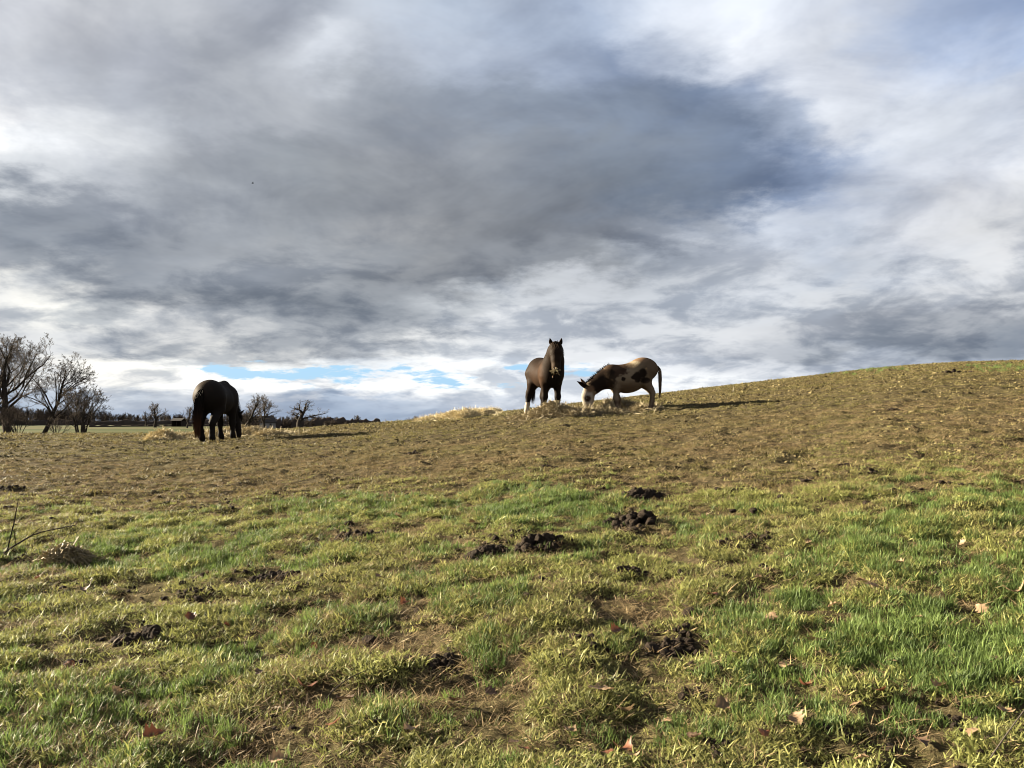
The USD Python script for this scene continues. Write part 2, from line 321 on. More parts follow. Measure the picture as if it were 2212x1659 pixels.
def grass():
    rng = np.random.default_rng(11)
    lush_p = [blades(rng, 42, 0.055, 0.028, 0.085, 0.0046, 0.8) for _ in range(5)]
    turf_p = [blades(rng, 46, 0.066, 0.012, 0.046, 0.0042, 0.95, 0.50) for _ in range(6)]
    graze_p = [blades(rng, 26, 0.052, 0.012, 0.040, 0.0060, 0.8, 0.35, 2) for _ in range(6)]
    straw_p = [blades(rng, 20, 0.07, 0.03, 0.085, 0.0032, 0.4, 1.2) for _ in range(5)]
    def noisy(X, Y, s, seed): return fbm(np.stack([X * s, Y * s, X * 0], -1), 3, seed)
    edge = lambda X, Y: np.interp(X, [-7, -3, 0, 1.7, 4], [8.8, 9.6, 8.9, 7.9, 7.3]) + (noisy(X, Y, 0.7, 21) - .5) * 3      # how far out the longer grass reaches
    # longer turf
    X, Y = scatter(rng, 120000, 2.4, 15.0, 0.75)
    px, py = proj(X, Y, land(X, Y))
    keep = (Y < edge(X, Y) - .5 + rng.exponential(.8, len(X))) & (rng.uniform(0, 1, len(X)) > mask(px, py, BARE) * 0.92) & (rng.uniform(0, 1, len(X)) < np.clip(4.2 * (noisy(X, Y, 3.6, 33) - .37), .07, 1))
    X, Y = X[keep], Y[keep]; n = len(X)
    instancer('meadow_turf', turf_p, M_turf, X, Y, rng.uniform(0.7, 1.35, n) * (0.45 + 1.15 * noisy(X, Y, 3.6, 33)), rng.integers(0, 6, n), 'yellowish green tufty turf covering the whole near half of the pasture', 'grass', rng)
    # lush
    X, Y = scatter(rng, 60000, 2.4, 48.0, 1.0)
    Xb, Yb = scatter(rng, 60000, 2.4, 12.5, 0.75); X, Y = np.concatenate([X, Xb]), np.concatenate([Y, Yb])
    px, py = proj(X, Y, land(X, Y))
    lm = np.maximum(mask(px, py, LUSH) * np.clip(3.2 * (noisy(X, Y, 2.6, 8) - .36), 0.04, .85), np.where(Y < edge(X, Y), np.clip((noisy(X, Y, 1.9, 77) - 0.57) * 4, 0, .22), 0))
    lm *= 1 - 0.9 * mask(px, py, BARE)
    keep = rng.uniform(0, 1, len(X)) < lm
    X, Y = X[keep], Y[keep]; n = len(X)
    instancer('lush_grass', lush_p, M_lush, X, Y, rng.uniform(0.5, 1.1, n) * np.clip(Y / 16, 1, 2.4), rng.integers(0, 5, n), 'lush dark green grass growing in clumps among the yellower turf', 'grass', rng)
    # grazed
    X, Y = scatter(rng, 240000, 6.0, 70.0, 1.1)
    keep = (Y > edge(X, Y) - 1.5 + rng.normal(0, .6, len(X))) & (rng.uniform(0, 1, len(X)) < np.clip(3.2 * (noisy(X, Y, 1.9, 51) - .25), .10, 1))
    X, Y = X[keep], Y[keep]; n = len(X)
    instancer('grazed_grass', graze_p, M_graze, X, Y, rng.gamma(4, .25, n) * np.clip(Y / 20, 0.8, 1.5), rng.integers(0, 6, n), 'short brownish grazed grass over the upper slope around the animals', 'grass', rng, 0.0)
    # dead litter
    X, Y = scatter(rng, 48000, 2.4, 16.0, 0.7)
    keep = rng.uniform(0, 1, len(X)) < 0.15 + 1.2 * np.clip(noisy(X, Y, 1.1, 91) - 0.35, 0, 1)
    X, Y = X[keep], Y[keep]; n = len(X)
    instancer('dead_grass_litter', straw_p, M_straw, X, Y, rng.uniform(0.6, 1.2, n), rng.integers(0, 5, n), 'pale dead grass stems lying flat through the near turf', 'grass', rng, 0.012)
def clods():
    rng = np.random.default_rng(23); protos = []
    g = G(); f = g.m('fraction', g.m('multiply', g.add('object_info', 'random'), 7.0))
    c = g.ramp(f, [(0, (.026, .020, .012)), (.4, (.066, .053, .027)), (.75, (.105, .087, .042)), (1, (.145, .122, .062))])
    M_clod = g.build('clod_look', g.add('principled_bsdf', 'BSDF', base_color=c, roughness=1.0, specular_ior_level=.02))
    for i in range(5):
        m = trimesh.creation.icosphere(1, 1.0); v = np.array(m.vertices); v *= (1 + (fbm(v * 1.9 + i * 9, 2, 2) - .5)[:, None] * 1.3) * np.array([1.2, 1, .75]); protos.append((v * .028, np.array(m.faces)))
    X, Y = scatter(rng, 150000, 7.0, 58.0, 1.15); q = fbm(np.stack([X * 2.2, Y * 2.2, X * 0], -1), 3, 71)
    keep = (rng.uniform(0, 1, len(X)) < np.clip(3 * (q - .32), .05, 1)) & (Y > 8 + rng.uniform(0, 3, len(X))); X, Y = X[keep], Y[keep]; n = len(X)
    instancer('turf_clods', protos, M_clod, X, Y, rng.gamma(4.5, .155, n) * np.clip(Y / 24, .7, 1.3), rng.integers(0, 5, n), 'small trampled clods of brown turf all over the grazed slope', 'clods', rng, -0.004, .4)
def crumbs():
    rng = np.random.default_rng(19); protos = []
    for i in range(4):
        m = trimesh.creation.icosphere(1, 1.0); v = np.array(m.vertices); v *= (1 + (fbm(v * 1.7 + i * 9, 2, 2) - .5)[:, None] * 1.1) * rng.uniform(.6, 1.2, 3); protos.append((v * .011, np.array(m.faces)))
    X, Y = scatter(rng, 60000, 2.4, 26.0, 1.0); px, py = proj(X, Y, land(X, Y)); q = fbm(np.stack([X * 1.4, Y * 1.4, X * 0], -1), 3, 71)
    keep = rng.uniform(0, 1, len(X)) < np.maximum(mask(px, py, BARE) * .9, np.clip((q - .60) * 3, 0, .5) * (Y < 9)); X, Y = X[keep], Y[keep]; n = len(X)
    instancer('soil_crumbs', protos, M_dung, X, Y, rng.gamma(3, .33, n) * np.clip(Y / 7, 1, 2.4), rng.integers(0, 4, n), 'dark crumbs of soil and trodden dung on the bare spots of the turf', 'soil', rng, 0.004, .5)

# ------------------------------------------------------------------ simple looks
def plain(name, col, rough=0.8, spec=0.3, var=None, scale=6.0, bump=0.0, bscale=30.0):
    g = G(); ge = g.add('geometry', 'position'); c = col
    if var: c = g.ramp(g.noise(ge, scale, 4, 0.6), [(0.3, col), (0.7, var)])
    k = dict(base_color=c, roughness=rough, specular_ior_level=spec)
    if bump: k['normal'] = g.add('bump', 'normal', height=g.noise(ge, bscale, 4, 0.6), strength=bump, distance=0.02)
    return g.build(name, g.add('principled_bsdf', 'BSDF', **k))
M_bark = plain('bark_look', (0.014, 0.012, 0.0095), 0.95, 0.02, (0.036, 0.030, 0.024), 3.0, 0.5, 8.0)
M_twig = plain('twig_look', (0.042, 0.035, 0.029), 0.95, 0.02, (0.078, 0.065, 0.053), 0.6)
M_brush = plain('brush_look', (0.024, 0.019, 0.016), 0.95, 0.05, (0.042, 0.033, 0.026), 0.2)
M_everg = plain('evergreen_look', (0.018, 0.030, 0.016), 0.9, 0.1, (0.035, 0.05, 0.026), 0.5)
M_dung = plain('dung_look', (0.009, 0.0075, 0.006), 0.9, 0.04, (0.030, 0.022, 0.016), 22.0, 1.0, 120.0)
M_hay = leafy('hay_look', [(0, (0.24, 0.195, 0.11)), (0.4, (0.46, 0.395, 0.235)), (0.8, (0.62, 0.545, 0.35)), (1, (0.70, 0.63, 0.44))], None, 0.2)
M_haymound = plain('hay_mound_look', (0.16, 0.13, 0.07), 0.95, 0.02, (0.42, 0.355, 0.205), 9.0, 1.0, 40.0)
M_hoof = plain('hoof_look', (0.014, 0.011, 0.009), 0.8, 0.02)
M_eye = plain('eye_look', (0.008, 0.006, 0.005), 0.15, 0.6)

grass(); clods(); crumbs()

# ------------------------------------------------------------------ animals: smooth unions of tapered limbs, meshed with surface nets
def surface_nets(F, org, h):
    ins = F < 0; nx, ny, nz = F.shape; s = np.zeros((nx-1, ny-1, nz-1), int); offs = [(a, b, c) for a in (0, 1) for b in (0, 1) for c in (0, 1)]
    for a, b, c in offs: s += ins[a:nx-1+a, b:ny-1+b, c:nz-1+c]
    I, J, K = np.nonzero((s > 0) & (s < 8)); ids = np.full(s.shape, -1); ids[I, J, K] = np.arange(len(I))
    val = {o: F[I+o[0], J+o[1], K+o[2]] for o in offs}
    acc, cnt = np.zeros((len(I), 3)), np.zeros(len(I))
    for a in offs:
        for ax in range(3):
            if a[ax] == 0:
                b = tuple(1 if i == ax else a[i] for i in range(3)); va, vb = val[a], val[b]
                cr = (va < 0) != (vb < 0); t = np.where(cr, va / np.where(cr, va - vb, 1), 0)
                p = np.array(a, float)[None] + t[:, None] * (np.array(b) - np.array(a))[None]
                acc += p * cr[:, None]; cnt += cr
    V = org + h * (np.stack([I, J, K], -1) + acc / cnt[:, None])
    quads = []
    for ax in range(3):
        u, w = (ax + 1) % 3, (ax + 2) % 3
        lo = [slice(None)] * 3; hi = [slice(None)] * 3; lo[ax] = slice(0, -1); hi[ax] = slice(1, None)
        ed = np.argwhere(ins[tuple(lo)] != ins[tuple(hi)])
        ed = ed[(ed[:, u] > 0) & (ed[:, w] > 0) & (ed[:, u] < F.shape[u]-1) & (ed[:, w] < F.shape[w]-1)]
        def cell(du, dw):
            q = ed.copy(); q[:, u] += du; q[:, w] += dw
            return ids[q[:, 0], q[:, 1], q[:, 2]]
        q = np.stack([cell(-1, -1), cell(0, -1), cell(0, 0), cell(-1, 0)], 1)
        fl = ~ins[ed[:, 0], ed[:, 1], ed[:, 2]]; q[fl] = q[fl][:, ::-1]; quads.append(q)
    q = np.vstack(quads)
    return V, np.vstack([q[:, [0, 1, 2]], q[:, [0, 2, 3]]])

class Flesh:
    def __init__(s, lo, hi, h):
        s.h, s.o = h, np.array(lo, float); ax = [np.arange(l, u, h) for l, u in zip(lo, hi)]; s.ax = ax
        s.F = np.full([len(a) for a in ax], 5.0)
    def put(s, fn, lo, hi, k):
        sl = tuple(slice(max(0, int((l - k - .05 - o) / s.h)), max(0, int((u + k + .05 - o) / s.h) + 2)) for l, u, o in zip(lo, hi, s.o))
        x, y, z = np.meshgrid(*[a[q] for a, q in zip(s.ax, sl)], indexing='ij', sparse=True)
        d, f = fn(x, y, z), s.F[sl]
        hh = np.maximum(k - np.abs(d - f), 0) / k
        s.F[sl] = np.minimum(d, f) - hh * hh * k / 4
    def bone(s, a, ra, b, rb, k=0.06, sy=1.0):
        a, b = np.array(a, float), np.array(b, float); ab = b - a; L2 = (ab @ ab) or 1e-9
        def fn(x, y, z):
            t = np.clip(((x-a[0])*ab[0] + (y-a[1])*ab[1] + (z-a[2])*ab[2]) / L2, 0, 1)
            return np.sqrt((x-a[0]-t*ab[0])**2 + ((y-a[1]-t*ab[1])/sy)**2 + (z-a[2]-t*ab[2])**2) - (ra + t*(rb-ra))
        r = max(ra, rb); s.put(fn, np.minimum(a, b) - r, np.maximum(a, b) + r, k)
    def ball(s, c, r, k=0.1, pitch=0.0):
        c, r = np.array(c, float), np.array(r, float); cp, sp_ = math.cos(pitch), math.sin(pitch)
        def fn(x, y, z):
            X, Y, Z = x - c[0], y - c[1], z - c[2]; X, Z = X*cp + Z*sp_, -X*sp_ + Z*cp
            k0 = np.sqrt((X/r[0])**2 + (Y/r[1])**2 + (Z/r[2])**2); k1 = np.sqrt((X/r[0]**2)**2 + (Y/r[1]**2)**2 + (Z/r[2]**2)**2)
            return k0 * (k0 - 1) / np.maximum(k1, 1e-6)
        m = r.max(); s.put(fn, c - m, c + m, k)
    def chain(s, pts, k=0.06, sy=1.0):
        for (a, ra), (b, rb) in zip(pts[:-1], pts[1:]): s.bone(a, ra, b, rb, k, sy)
    def mesh(s):
        v, f = surface_nets(s.F, s.o, s.h); m = trimesh.Trimesh(v, f, process=False)
        trimesh.smoothing.filter_taubin(m, iterations=6); return np.array(m.vertices), np.array(m.faces)

def tubes(polys, radii, sides=4):
    """Many polylines with the same number of points as one mesh."""
    P = np.asarray(polys, float); R = np.asarray(radii, float); B, n, _ = P.shape
    t = np.gradient(P, axis=1); t /= np.linalg.norm(t, axis=2, keepdims=True) + 1e-12
    ref = np.where(np.abs(t[..., 2:]) < 0.9, np.array([0, 0, 1.0]), np.array([1.0, 0, 0]))
    a = np.cross(t, ref); a /= np.linalg.norm(a, axis=2, keepdims=True) + 1e-12; b = np.cross(t, a)
    ang = np.arange(sides) * 2 * np.pi / sides
    v = P[:, :, None] + R[:, :, None, None] * (np.cos(ang)[None, None, :, None] * a[:, :, None] + np.sin(ang)[None, None, :, None] * b[:, :, None])
    i, j = np.meshgrid(np.arange(n - 1), np.arange(sides), indexing='ij')
    q = np.stack([i*sides + j, i*sides + (j+1) % sides, (i+1)*sides + (j+1) % sides, (i+1)*sides + j], -1).reshape(-1, 4)
    q = (np.arange(B)[:, None, None] * n * sides + q[None]).reshape(-1, 4)
    return v.reshape(-1, 3), np.vstack([q[:, [0, 1, 2]], q[:, [0, 2, 3]]])
def lerp_path(ctrl, t):
    ctrl = np.asarray(ctrl, float); s = np.linspace(0, 1, len(ctrl))
    return PchipInterpolator(s, ctrl)(t)
def hair(rng, roots, dirs, length, n, rad, droop=0.6, jit=0.03, pts=5):
    """Locks of hair: from roots (a path), first along dirs (a path), then falling."""
    t = rng.uniform(0, 1, n); p = lerp_path(roots, t) + rng.normal(0, jit * 0.4, (n, 3)); d = lerp_path(dirs, t) + rng.normal(0, 0.16, (n, 3)); d /= np.linalg.norm(d, axis=1, keepdims=True)
    L = length * rng.uniform(0.65, 1.1, n); out = [p]
    for i in range(pts - 1):
        d = d + np.array([0, 0, -droop]) * (1.0 / (pts - 1)) * 2 + rng.normal(0, 0.05, (n, 3)); d /= np.linalg.norm(d, axis=1, keepdims=True)
        out.append(out[-1] + d * (L / (pts - 1))[:, None])
    return tubes(np.stack(out, 1), np.linspace(1, 0.25, pts)[None] * rad * rng.uniform(.7, 1.2, n)[:, None], 3)
def tail(rng, ctrl, radii, n, rad):
    ctrl = np.asarray(ctrl, float); t = np.linspace(0, 1, 9); c = lerp_path(ctrl, t); rr = PchipInterpolator(np.linspace(0, 1, len(radii)), radii)(t)
    off = rng.normal(0, 0.55, (n, 1, 3)) + rng.normal(0, 0.12, (n, 9, 3)).cumsum(1) * 0.5; end = rng.uniform(0.72, 1.0, n)
    P = np.stack([lerp_path(ctrl, t * e) for e in end]) + off * rr[None, :, None]
    return tubes(P, np.linspace(1, .4, 9)[None] * rad * np.ones((n, 1)), 3)
def ear(base, tip, wid, face):
    """A pointed, hollowed ear."""
    base, tip, face = (np.array(q, float) for q in (base, tip, face)); ax = tip - base; L = np.linalg.norm(ax); ax /= L
    face = face - ax * (face @ ax); face /= np.linalg.norm(face); sd = np.cross(ax, face); t = np.linspace(0, 1, 8); w = wid * np.array([.7, .95, 1.0, .95, .8, .58, .3, .03])
    rows = []
    for ti, wi in zip(t, w):
        c = base + ax * L * ti
        a = np.linspace(-2.2, 2.2, 9)
        rows.append([c + sd * math.sin(q) * wi * .62 - face * (math.cos(q)) * wi * .5 for q in a])
    outer = np.array(rows).reshape(-1, 3); inner = outer + face * 0.008 + (base + ax * L * .5 - outer) * 0.05
    i, j = np.meshgrid(np.arange(7), np.arange(8), indexing='ij'); q = np.stack([i*9 + j, i*9 + j+1, (i+1)*9 + j+1, (i+1)*9 + j], -1).reshape(-1, 4)
    f = np.vstack([q[:, [0, 1, 2]], q[:, [0, 2, 3]]])
    return join([(outer, f), (inner, f[:, ::-1])])
def hoof(c, r, h):
    m = trimesh.creation.revolve([[0, 0], [r * 1.12, 0], [r * 1.12, h * .15], [r * .86, h], [0, h * 1.02]], sections=14); m.apply_translation(c); m.vertices[:, 0] += (h - (m.vertices[:, 2] - c[2])) * 0.35
    return np.array(m.vertices), np.array(m.faces)
def coat(name, rough=0.55, spec=0.35, sheen=0.15):
    g = G(); c = g.add('attribute', 'color', attribute='coat'); n = g.noise(g.add('texture_coordinate', 'object'), 60.0, 4, 0.7)
    k = g.m('add', 0.82, g.m('multiply', n, 0.36)); c = g.mix(1.0, c, g.add('combine_xyz', 'vector', x=k, y=k, z=k), 'multiply')
    bp = g.add('bump', 'normal', height=n, strength=0.35, distance=0.012)
    return g.build(name, g.add('principled_bsdf', 'BSDF', base_color=c, roughness=rough, specular_ior_level=spec, sheen_weight=sheen, sheen_roughness=0.5, normal=bp))
M_coat = coat('coat_look', .6, .018, 0.0); M_donk = coat('donkey_coat_look', 0.9, 0.0, 0.0)
M_blackhair = plain('black_hair_look', (0.008, 0.007, 0.006), 0.7, 0.015)
M_donktail = plain('donkey_tail_look', (.05, .036, .024), .8, .02, (.085, .062, .042), 3.0)
M_brownhair = plain('dark_mane_look', (0.014, 0.009, 0.006), 0.7, 0.015)

def blob(v, c, r, soft=0.25, jit=0.0, seed=1):
    q = np.sqrt((((v - np.array(c)) / np.array(r)) ** 2).sum(1))
    if jit: q = q + ((fbm(v * 9, 3, seed) - .5) + (fbm(v * 27, 2, seed + 5) - .5) * .8) * jit
    return np.clip((1 + soft - q) / (2 * soft), 0, 1)[:, None]
def paint(col, w, c): return col * (1 - w) + np.array(c)[None] * w

def horse_body(fl, neck, head, front, hind, nk=.72, hk=.80):
    fl.ball((-.50, 0, 1.26), (.42, .33, .38), .15); fl.ball((-.42, .12, 1.30), (.33, .22, .30), .12); fl.ball((-.42, -.12, 1.30), (.33, .22, .30), .12)
    fl.ball((.02, 0, 1.13), (.66, .36, .39), .18); fl.ball((.50, 0, 1.17), (.36, .30, .41), .15)
    fl.bone((.38, 0, 1.53), .085, (.10, 0, 1.50), .09, .16); fl.bone((.10, 0, 1.42), .12, (-.45, 0, 1.48), .13, .16)
    for s in (-1, 1): fl.ball((.46, s*.17, 1.13), (.25, .14, .33), .10, -.35)
    fl.chain(neck, .14, nk); fl.chain(head, .05, hk)
    for pts in front: fl.chain(pts, .06)
    for pts in hind: fl.chain(pts, .07)

def foreleg(s, dx=0.0, dy=0.0, dz=0.0, bend=0.0):
    y = s * .19
    return [((.46, y*.95, 1.06), .17), ((.42, y, .90), .125), ((.46 + dx*.45 + bend, y + dy*.5, .52 + dz*.5), .078), ((.455 + dx*.5 + bend, y + dy*.5, .47 + dz*.5), .072), ((.45 + dx*.9, y + dy*.9, .20 + dz), .055), ((.46 + dx*.95, y + dy, .15 + dz), .066), ((.50 + dx, y + dy, .05 + dz), .070)]
def hindleg(s, dx=0.0, dy=0.0, dz=0.0):
    y = s * .19
    return [((-.52, y, 1.18), .24), ((-.44, y*1.12, .92), .165), ((-.62 + dx*.4, y*1.05 + dy*.4, .66 + dz*.4), .100), ((-.70 + dx*.5, y + dy*.5, .55 + dz*.5), .082), ((-.68 + dx*.8, y + dy*.8, .32 + dz*.8), .058), ((-.66 + dx, y + dy, .17 + dz), .068), ((-.62 + dx, y + dy, .05 + dz), .072)]
def feet(root, legs, mat, r=.080):
    for pts in legs:
        c = np.array(pts[-1][0]); obj('hoof', hoof((c[0] - .01, c[1], c[2] - .055), r, .085), mat, root, 40)

def brown_horse():
    rng = np.random.default_rng(3)
    X, Y, Z = at(1165, 899); Y += 0.25; X = (1191 * D - 512) / FPX * Y
    th = math.radians(-90 + 19)                # heading of the body, seen from above
    hx, hy = math.cos(th), math.sin(th)
    X, Y = X - .46 * hx, Y - .46 * hy
    gz = lambda lx, ly: float(land(X + lx*math.cos(th) - ly*math.sin(th), Y + lx*math.sin(th) + ly*math.cos(th)))
    Z0 = (gz(.46, 0) + gz(-.6, 0)) / 2; pitch = math.atan2(gz(.46, 0) - gz(-.6, 0), 1.06)
    root = thing('brown_horse', 'dark brown horse facing the camera with one white hind foot, hay in its mouth', 'horse', (X, Y, Z0), th, None, -pitch)
    fl = Flesh((-1.1, -.65, -.12), (1.75, .65, 2.3), .02)
    # the head turns a little to the horse's right, towards the camera
    hd = lambda f, l, z: (1.03 + f * .94 + l * .34, -.10 - f * .36 + l * .94, z - .02)
    neck = [((.48, 0, 1.27), .33), ((.70, -.02, 1.50), .28), ((.92, -.07, 1.74), .215), ((1.02, -.10, 1.84), .17)]
    head = [(hd(.00, 0, 1.85), .165), (hd(.10, 0, 1.70), .185), (hd(.18, 0, 1.50), .145), (hd(.23, 0, 1.32), .118), (hd(.25, 0, 1.22), .112)]
    fr, hi = [foreleg(1, .02), foreleg(-1, -.03, -.01)], [hindleg(1, -.06, .02, -.02), hindleg(-1, .05, -.16, -.05)]
    horse_body(fl, neck, head, fr, hi, .92, .92)
    for s in (-1, 1): fl.bone(hd(.10, s*.055, 1.74), .06, hd(.13, s*.06, 1.62), .06, .05)
    fl.ball(hd(.28, 0, 1.20), (.08, .09, .06), .04)
    v, f = fl.mesh()
    col = np.tile((.010, .0066, .0045), (len(v), 1))
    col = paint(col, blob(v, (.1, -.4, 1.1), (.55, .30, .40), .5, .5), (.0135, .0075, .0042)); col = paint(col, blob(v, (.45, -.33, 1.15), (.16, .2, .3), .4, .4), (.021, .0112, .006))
    col = paint(col, np.clip((.62 - v[:, 2:]) / .12, 0, 1), (.008, .006, .005))
    col = paint(col, blob(v, (.7, 0, 1.1), (.25, .25, .5), .4), (.007, .0055, .0045))
    wl = np.array(hi[1][-1][0]); w = ((np.hypot(v[:, 0]-wl[0], v[:, 1]-wl[1]) < .2) & (v[:, 2] < .36 + .05*(fbm(v*12, 2, 4)-.5)))[:, None]
    col = paint(col, w, (.22, .19, .145))
    wl = np.array(fr[1][-1][0]); col = paint(col, ((np.hypot(v[:, 0]-wl[0], v[:, 1]-wl[1]) < .2) & (v[:, 2] < .2))[:, None] * .7, (.22, .18, .13))
    mz = np.array(hd(.27, -.03, 1.33)); col = paint(col, blob(v, mz, (.10, .08, .14), .5), (.028, .018, .011))
    obj('body', (v, f), M_coat, root, True, col)
    for s in (-1, 1):
        e = ear(hd(-.02, s*.125, 1.95), hd(-.02, s*.165, 2.13), .085, (.9, -.35 + s*.25, .1)); obj('ear', e, M_brownhair, root, True)
        ey = trimesh.creation.icosphere(2, .021); ey.apply_translation(hd(.18, s*.138, 1.66)); obj('eye', ey, M_eye, root, True)
        no = trimesh.creation.icosphere(1, .016); no.apply_translation(hd(.37, s*.05, 1.25)); obj('nostril', no, M_eye, root, True)
    crest = [(.42, 0, 1.58), (.70, -.02, 1.72), (.90, -.06, 1.88), (1.0, -.10, 1.95)]
    a = hair(rng, crest, [(0, 1, -.2), (0, 1, .1), (.1, 1, .1)], .36, 520, .010, 1.2); b = hair(rng, crest, [(0, -1, .1), (0, -1, .1), (.1, -1, .1)], .30, 380, .009, 1.2)
    obj('mane', join([a, b]), M_brownhair, root)
    obj('forelock', hair(rng, [hd(-.03, -.07, 1.97), hd(-.03, .07, 1.97)], [(.7, -.35, .25), (.7, -.2, .25)], .34, 260, .009, 1.0, .06), M_brownhair, root)
    obj('tail', tail(rng, [(-.88, 0, 1.33), (-1.0, 0, 1.15), (-1.02, -.02, .8), (-.99, -.02, .35)], [.04, .07, .08, .06], 200, .008), M_brownhair, root)
    feet(root, fr + hi, M_hoof)
    m = Gf.Matrix4d(); 
    M = UsdGeom.Xformable(root).ComputeLocalToWorldTransform(Usd.TimeCode.Default()); p = M.Transform(Gf.Vec3d(*map(float, hd(.33, -.02, 1.22))))
    n = 26; d = rng.normal(0, 1, (n, 3)) * (1, .5, .55); P = np.array(p) + rng.normal(0, .02, (n, 3)); P = np.stack([P - d * .07, P, P + d * .07 - (0, 0, .05)], 1)
    tag(obj('hay_wisp', tubes(P, np.full((n, 3), .0045), 3), M_hay), 'wisp of hay hanging from the mouth of the brown horse', 'hay')

def black_horse():
    rng = np.random.default_rng(5)
    Y = 23.3; X = (452 * D - 512) / FPX * Y; th = math.radians(90 - 5)
    hx, hy = math.cos(th), math.sin(th); X, Y = X + .62 * hx, Y + .62 * hy
    gz = lambda lx: float(land(X + lx*hx, Y + lx*hy))
    root = thing('black_horse', 'black horse seen from behind, head down eating hay at the left', 'horse', (X, Y, (gz(.46) + gz(-.6)) / 2 - .03), th, None, -math.atan2(gz(.46) - gz(-.6), 1.06))
    UsdGeom.Xformable(root).AddScaleOp().Set(Gf.Vec3f(1.06, 1.06, 1.06))
    fl = Flesh((-1.1, -.65, -.12), (1.75, .65, 1.8), .02)
    neck = [((.50, -.02, 1.20), .27), ((.64, -.07, .96), .21), ((.70, -.12, .74), .16), ((.72, -.15, .62), .13)]
    head = [((.72, -.15, .62), .12), ((.75, -.18, .49), .13), ((.77, -.21, .32), .10), ((.78, -.23, .19), .082), ((.78, -.23, .14), .08)]
    fr, hi = [foreleg(1, .16, .03), foreleg(-1, -.04, -.02)], [hindleg(1, .04, .0), hindleg(-1, -.10, .03)]
    horse_body(fl, neck, head, fr, hi)
    fl.ball((-.55, 0, 1.24), (.40, .37, .38), .14)
    fl.bone((.38, 0, 1.57), .085, (.2, 0, 1.53), .085, .12)
    v, f = fl.mesh()
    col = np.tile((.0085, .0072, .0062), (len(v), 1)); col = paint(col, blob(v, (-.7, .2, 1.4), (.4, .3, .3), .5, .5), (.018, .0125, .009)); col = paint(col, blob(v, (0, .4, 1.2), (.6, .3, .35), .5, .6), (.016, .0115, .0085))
    obj('body', (v, f), M_coat, root, True, col)
    for s in (-1, 1):
        obj('ear', ear((.71, -.16 + s*.09, .71), (.74, -.22 + s*.20, .86), .065, (.6, s*.6, -.4)), M_blackhair, root, True)
        ey = trimesh.creation.icosphere(2, .02); ey.apply_translation((.81, -.18 + s*.10, .48)); obj('eye', ey, M_eye, root, True)
    obj('mane', hair(rng, [(.40, 0, 1.56), (.64, -.05, 1.22), (.70, -.09, .94), (.73, -.13, .78)], [(.3, -1, .3), (.4, -1, .1), (.4, -1, 0)], .34, 380, .008, .9), M_blackhair, root)
    g = G(); z = g.add('separate_xyz', 'x', vector=g.add('texture_coordinate', 'object')).split('.')[0] + '.z'
    cc = g.ramp(g.rng(z, .15, 1.05, 0, 1, 'linear'), [(0, (.050, .025, .014)), (.45, (.028, .014, .008)), (.75, (.012, .008, .006)), (1, (.007, .006, .005))])
    M_tail = g.build('black_tail_look', g.add('principled_bsdf', 'BSDF', base_color=cc, roughness=.7, specular_ior_level=.02))
    obj('tail', tail(rng, [(-.92, 0, 1.40), (-1.03, .03, 1.22), (-1.04, .10, .75), (-1.0, .12, .16)], [.015, .055, .075, .055], 420, .009), M_tail, root)
    feet(root, fr + hi, M_hoof)

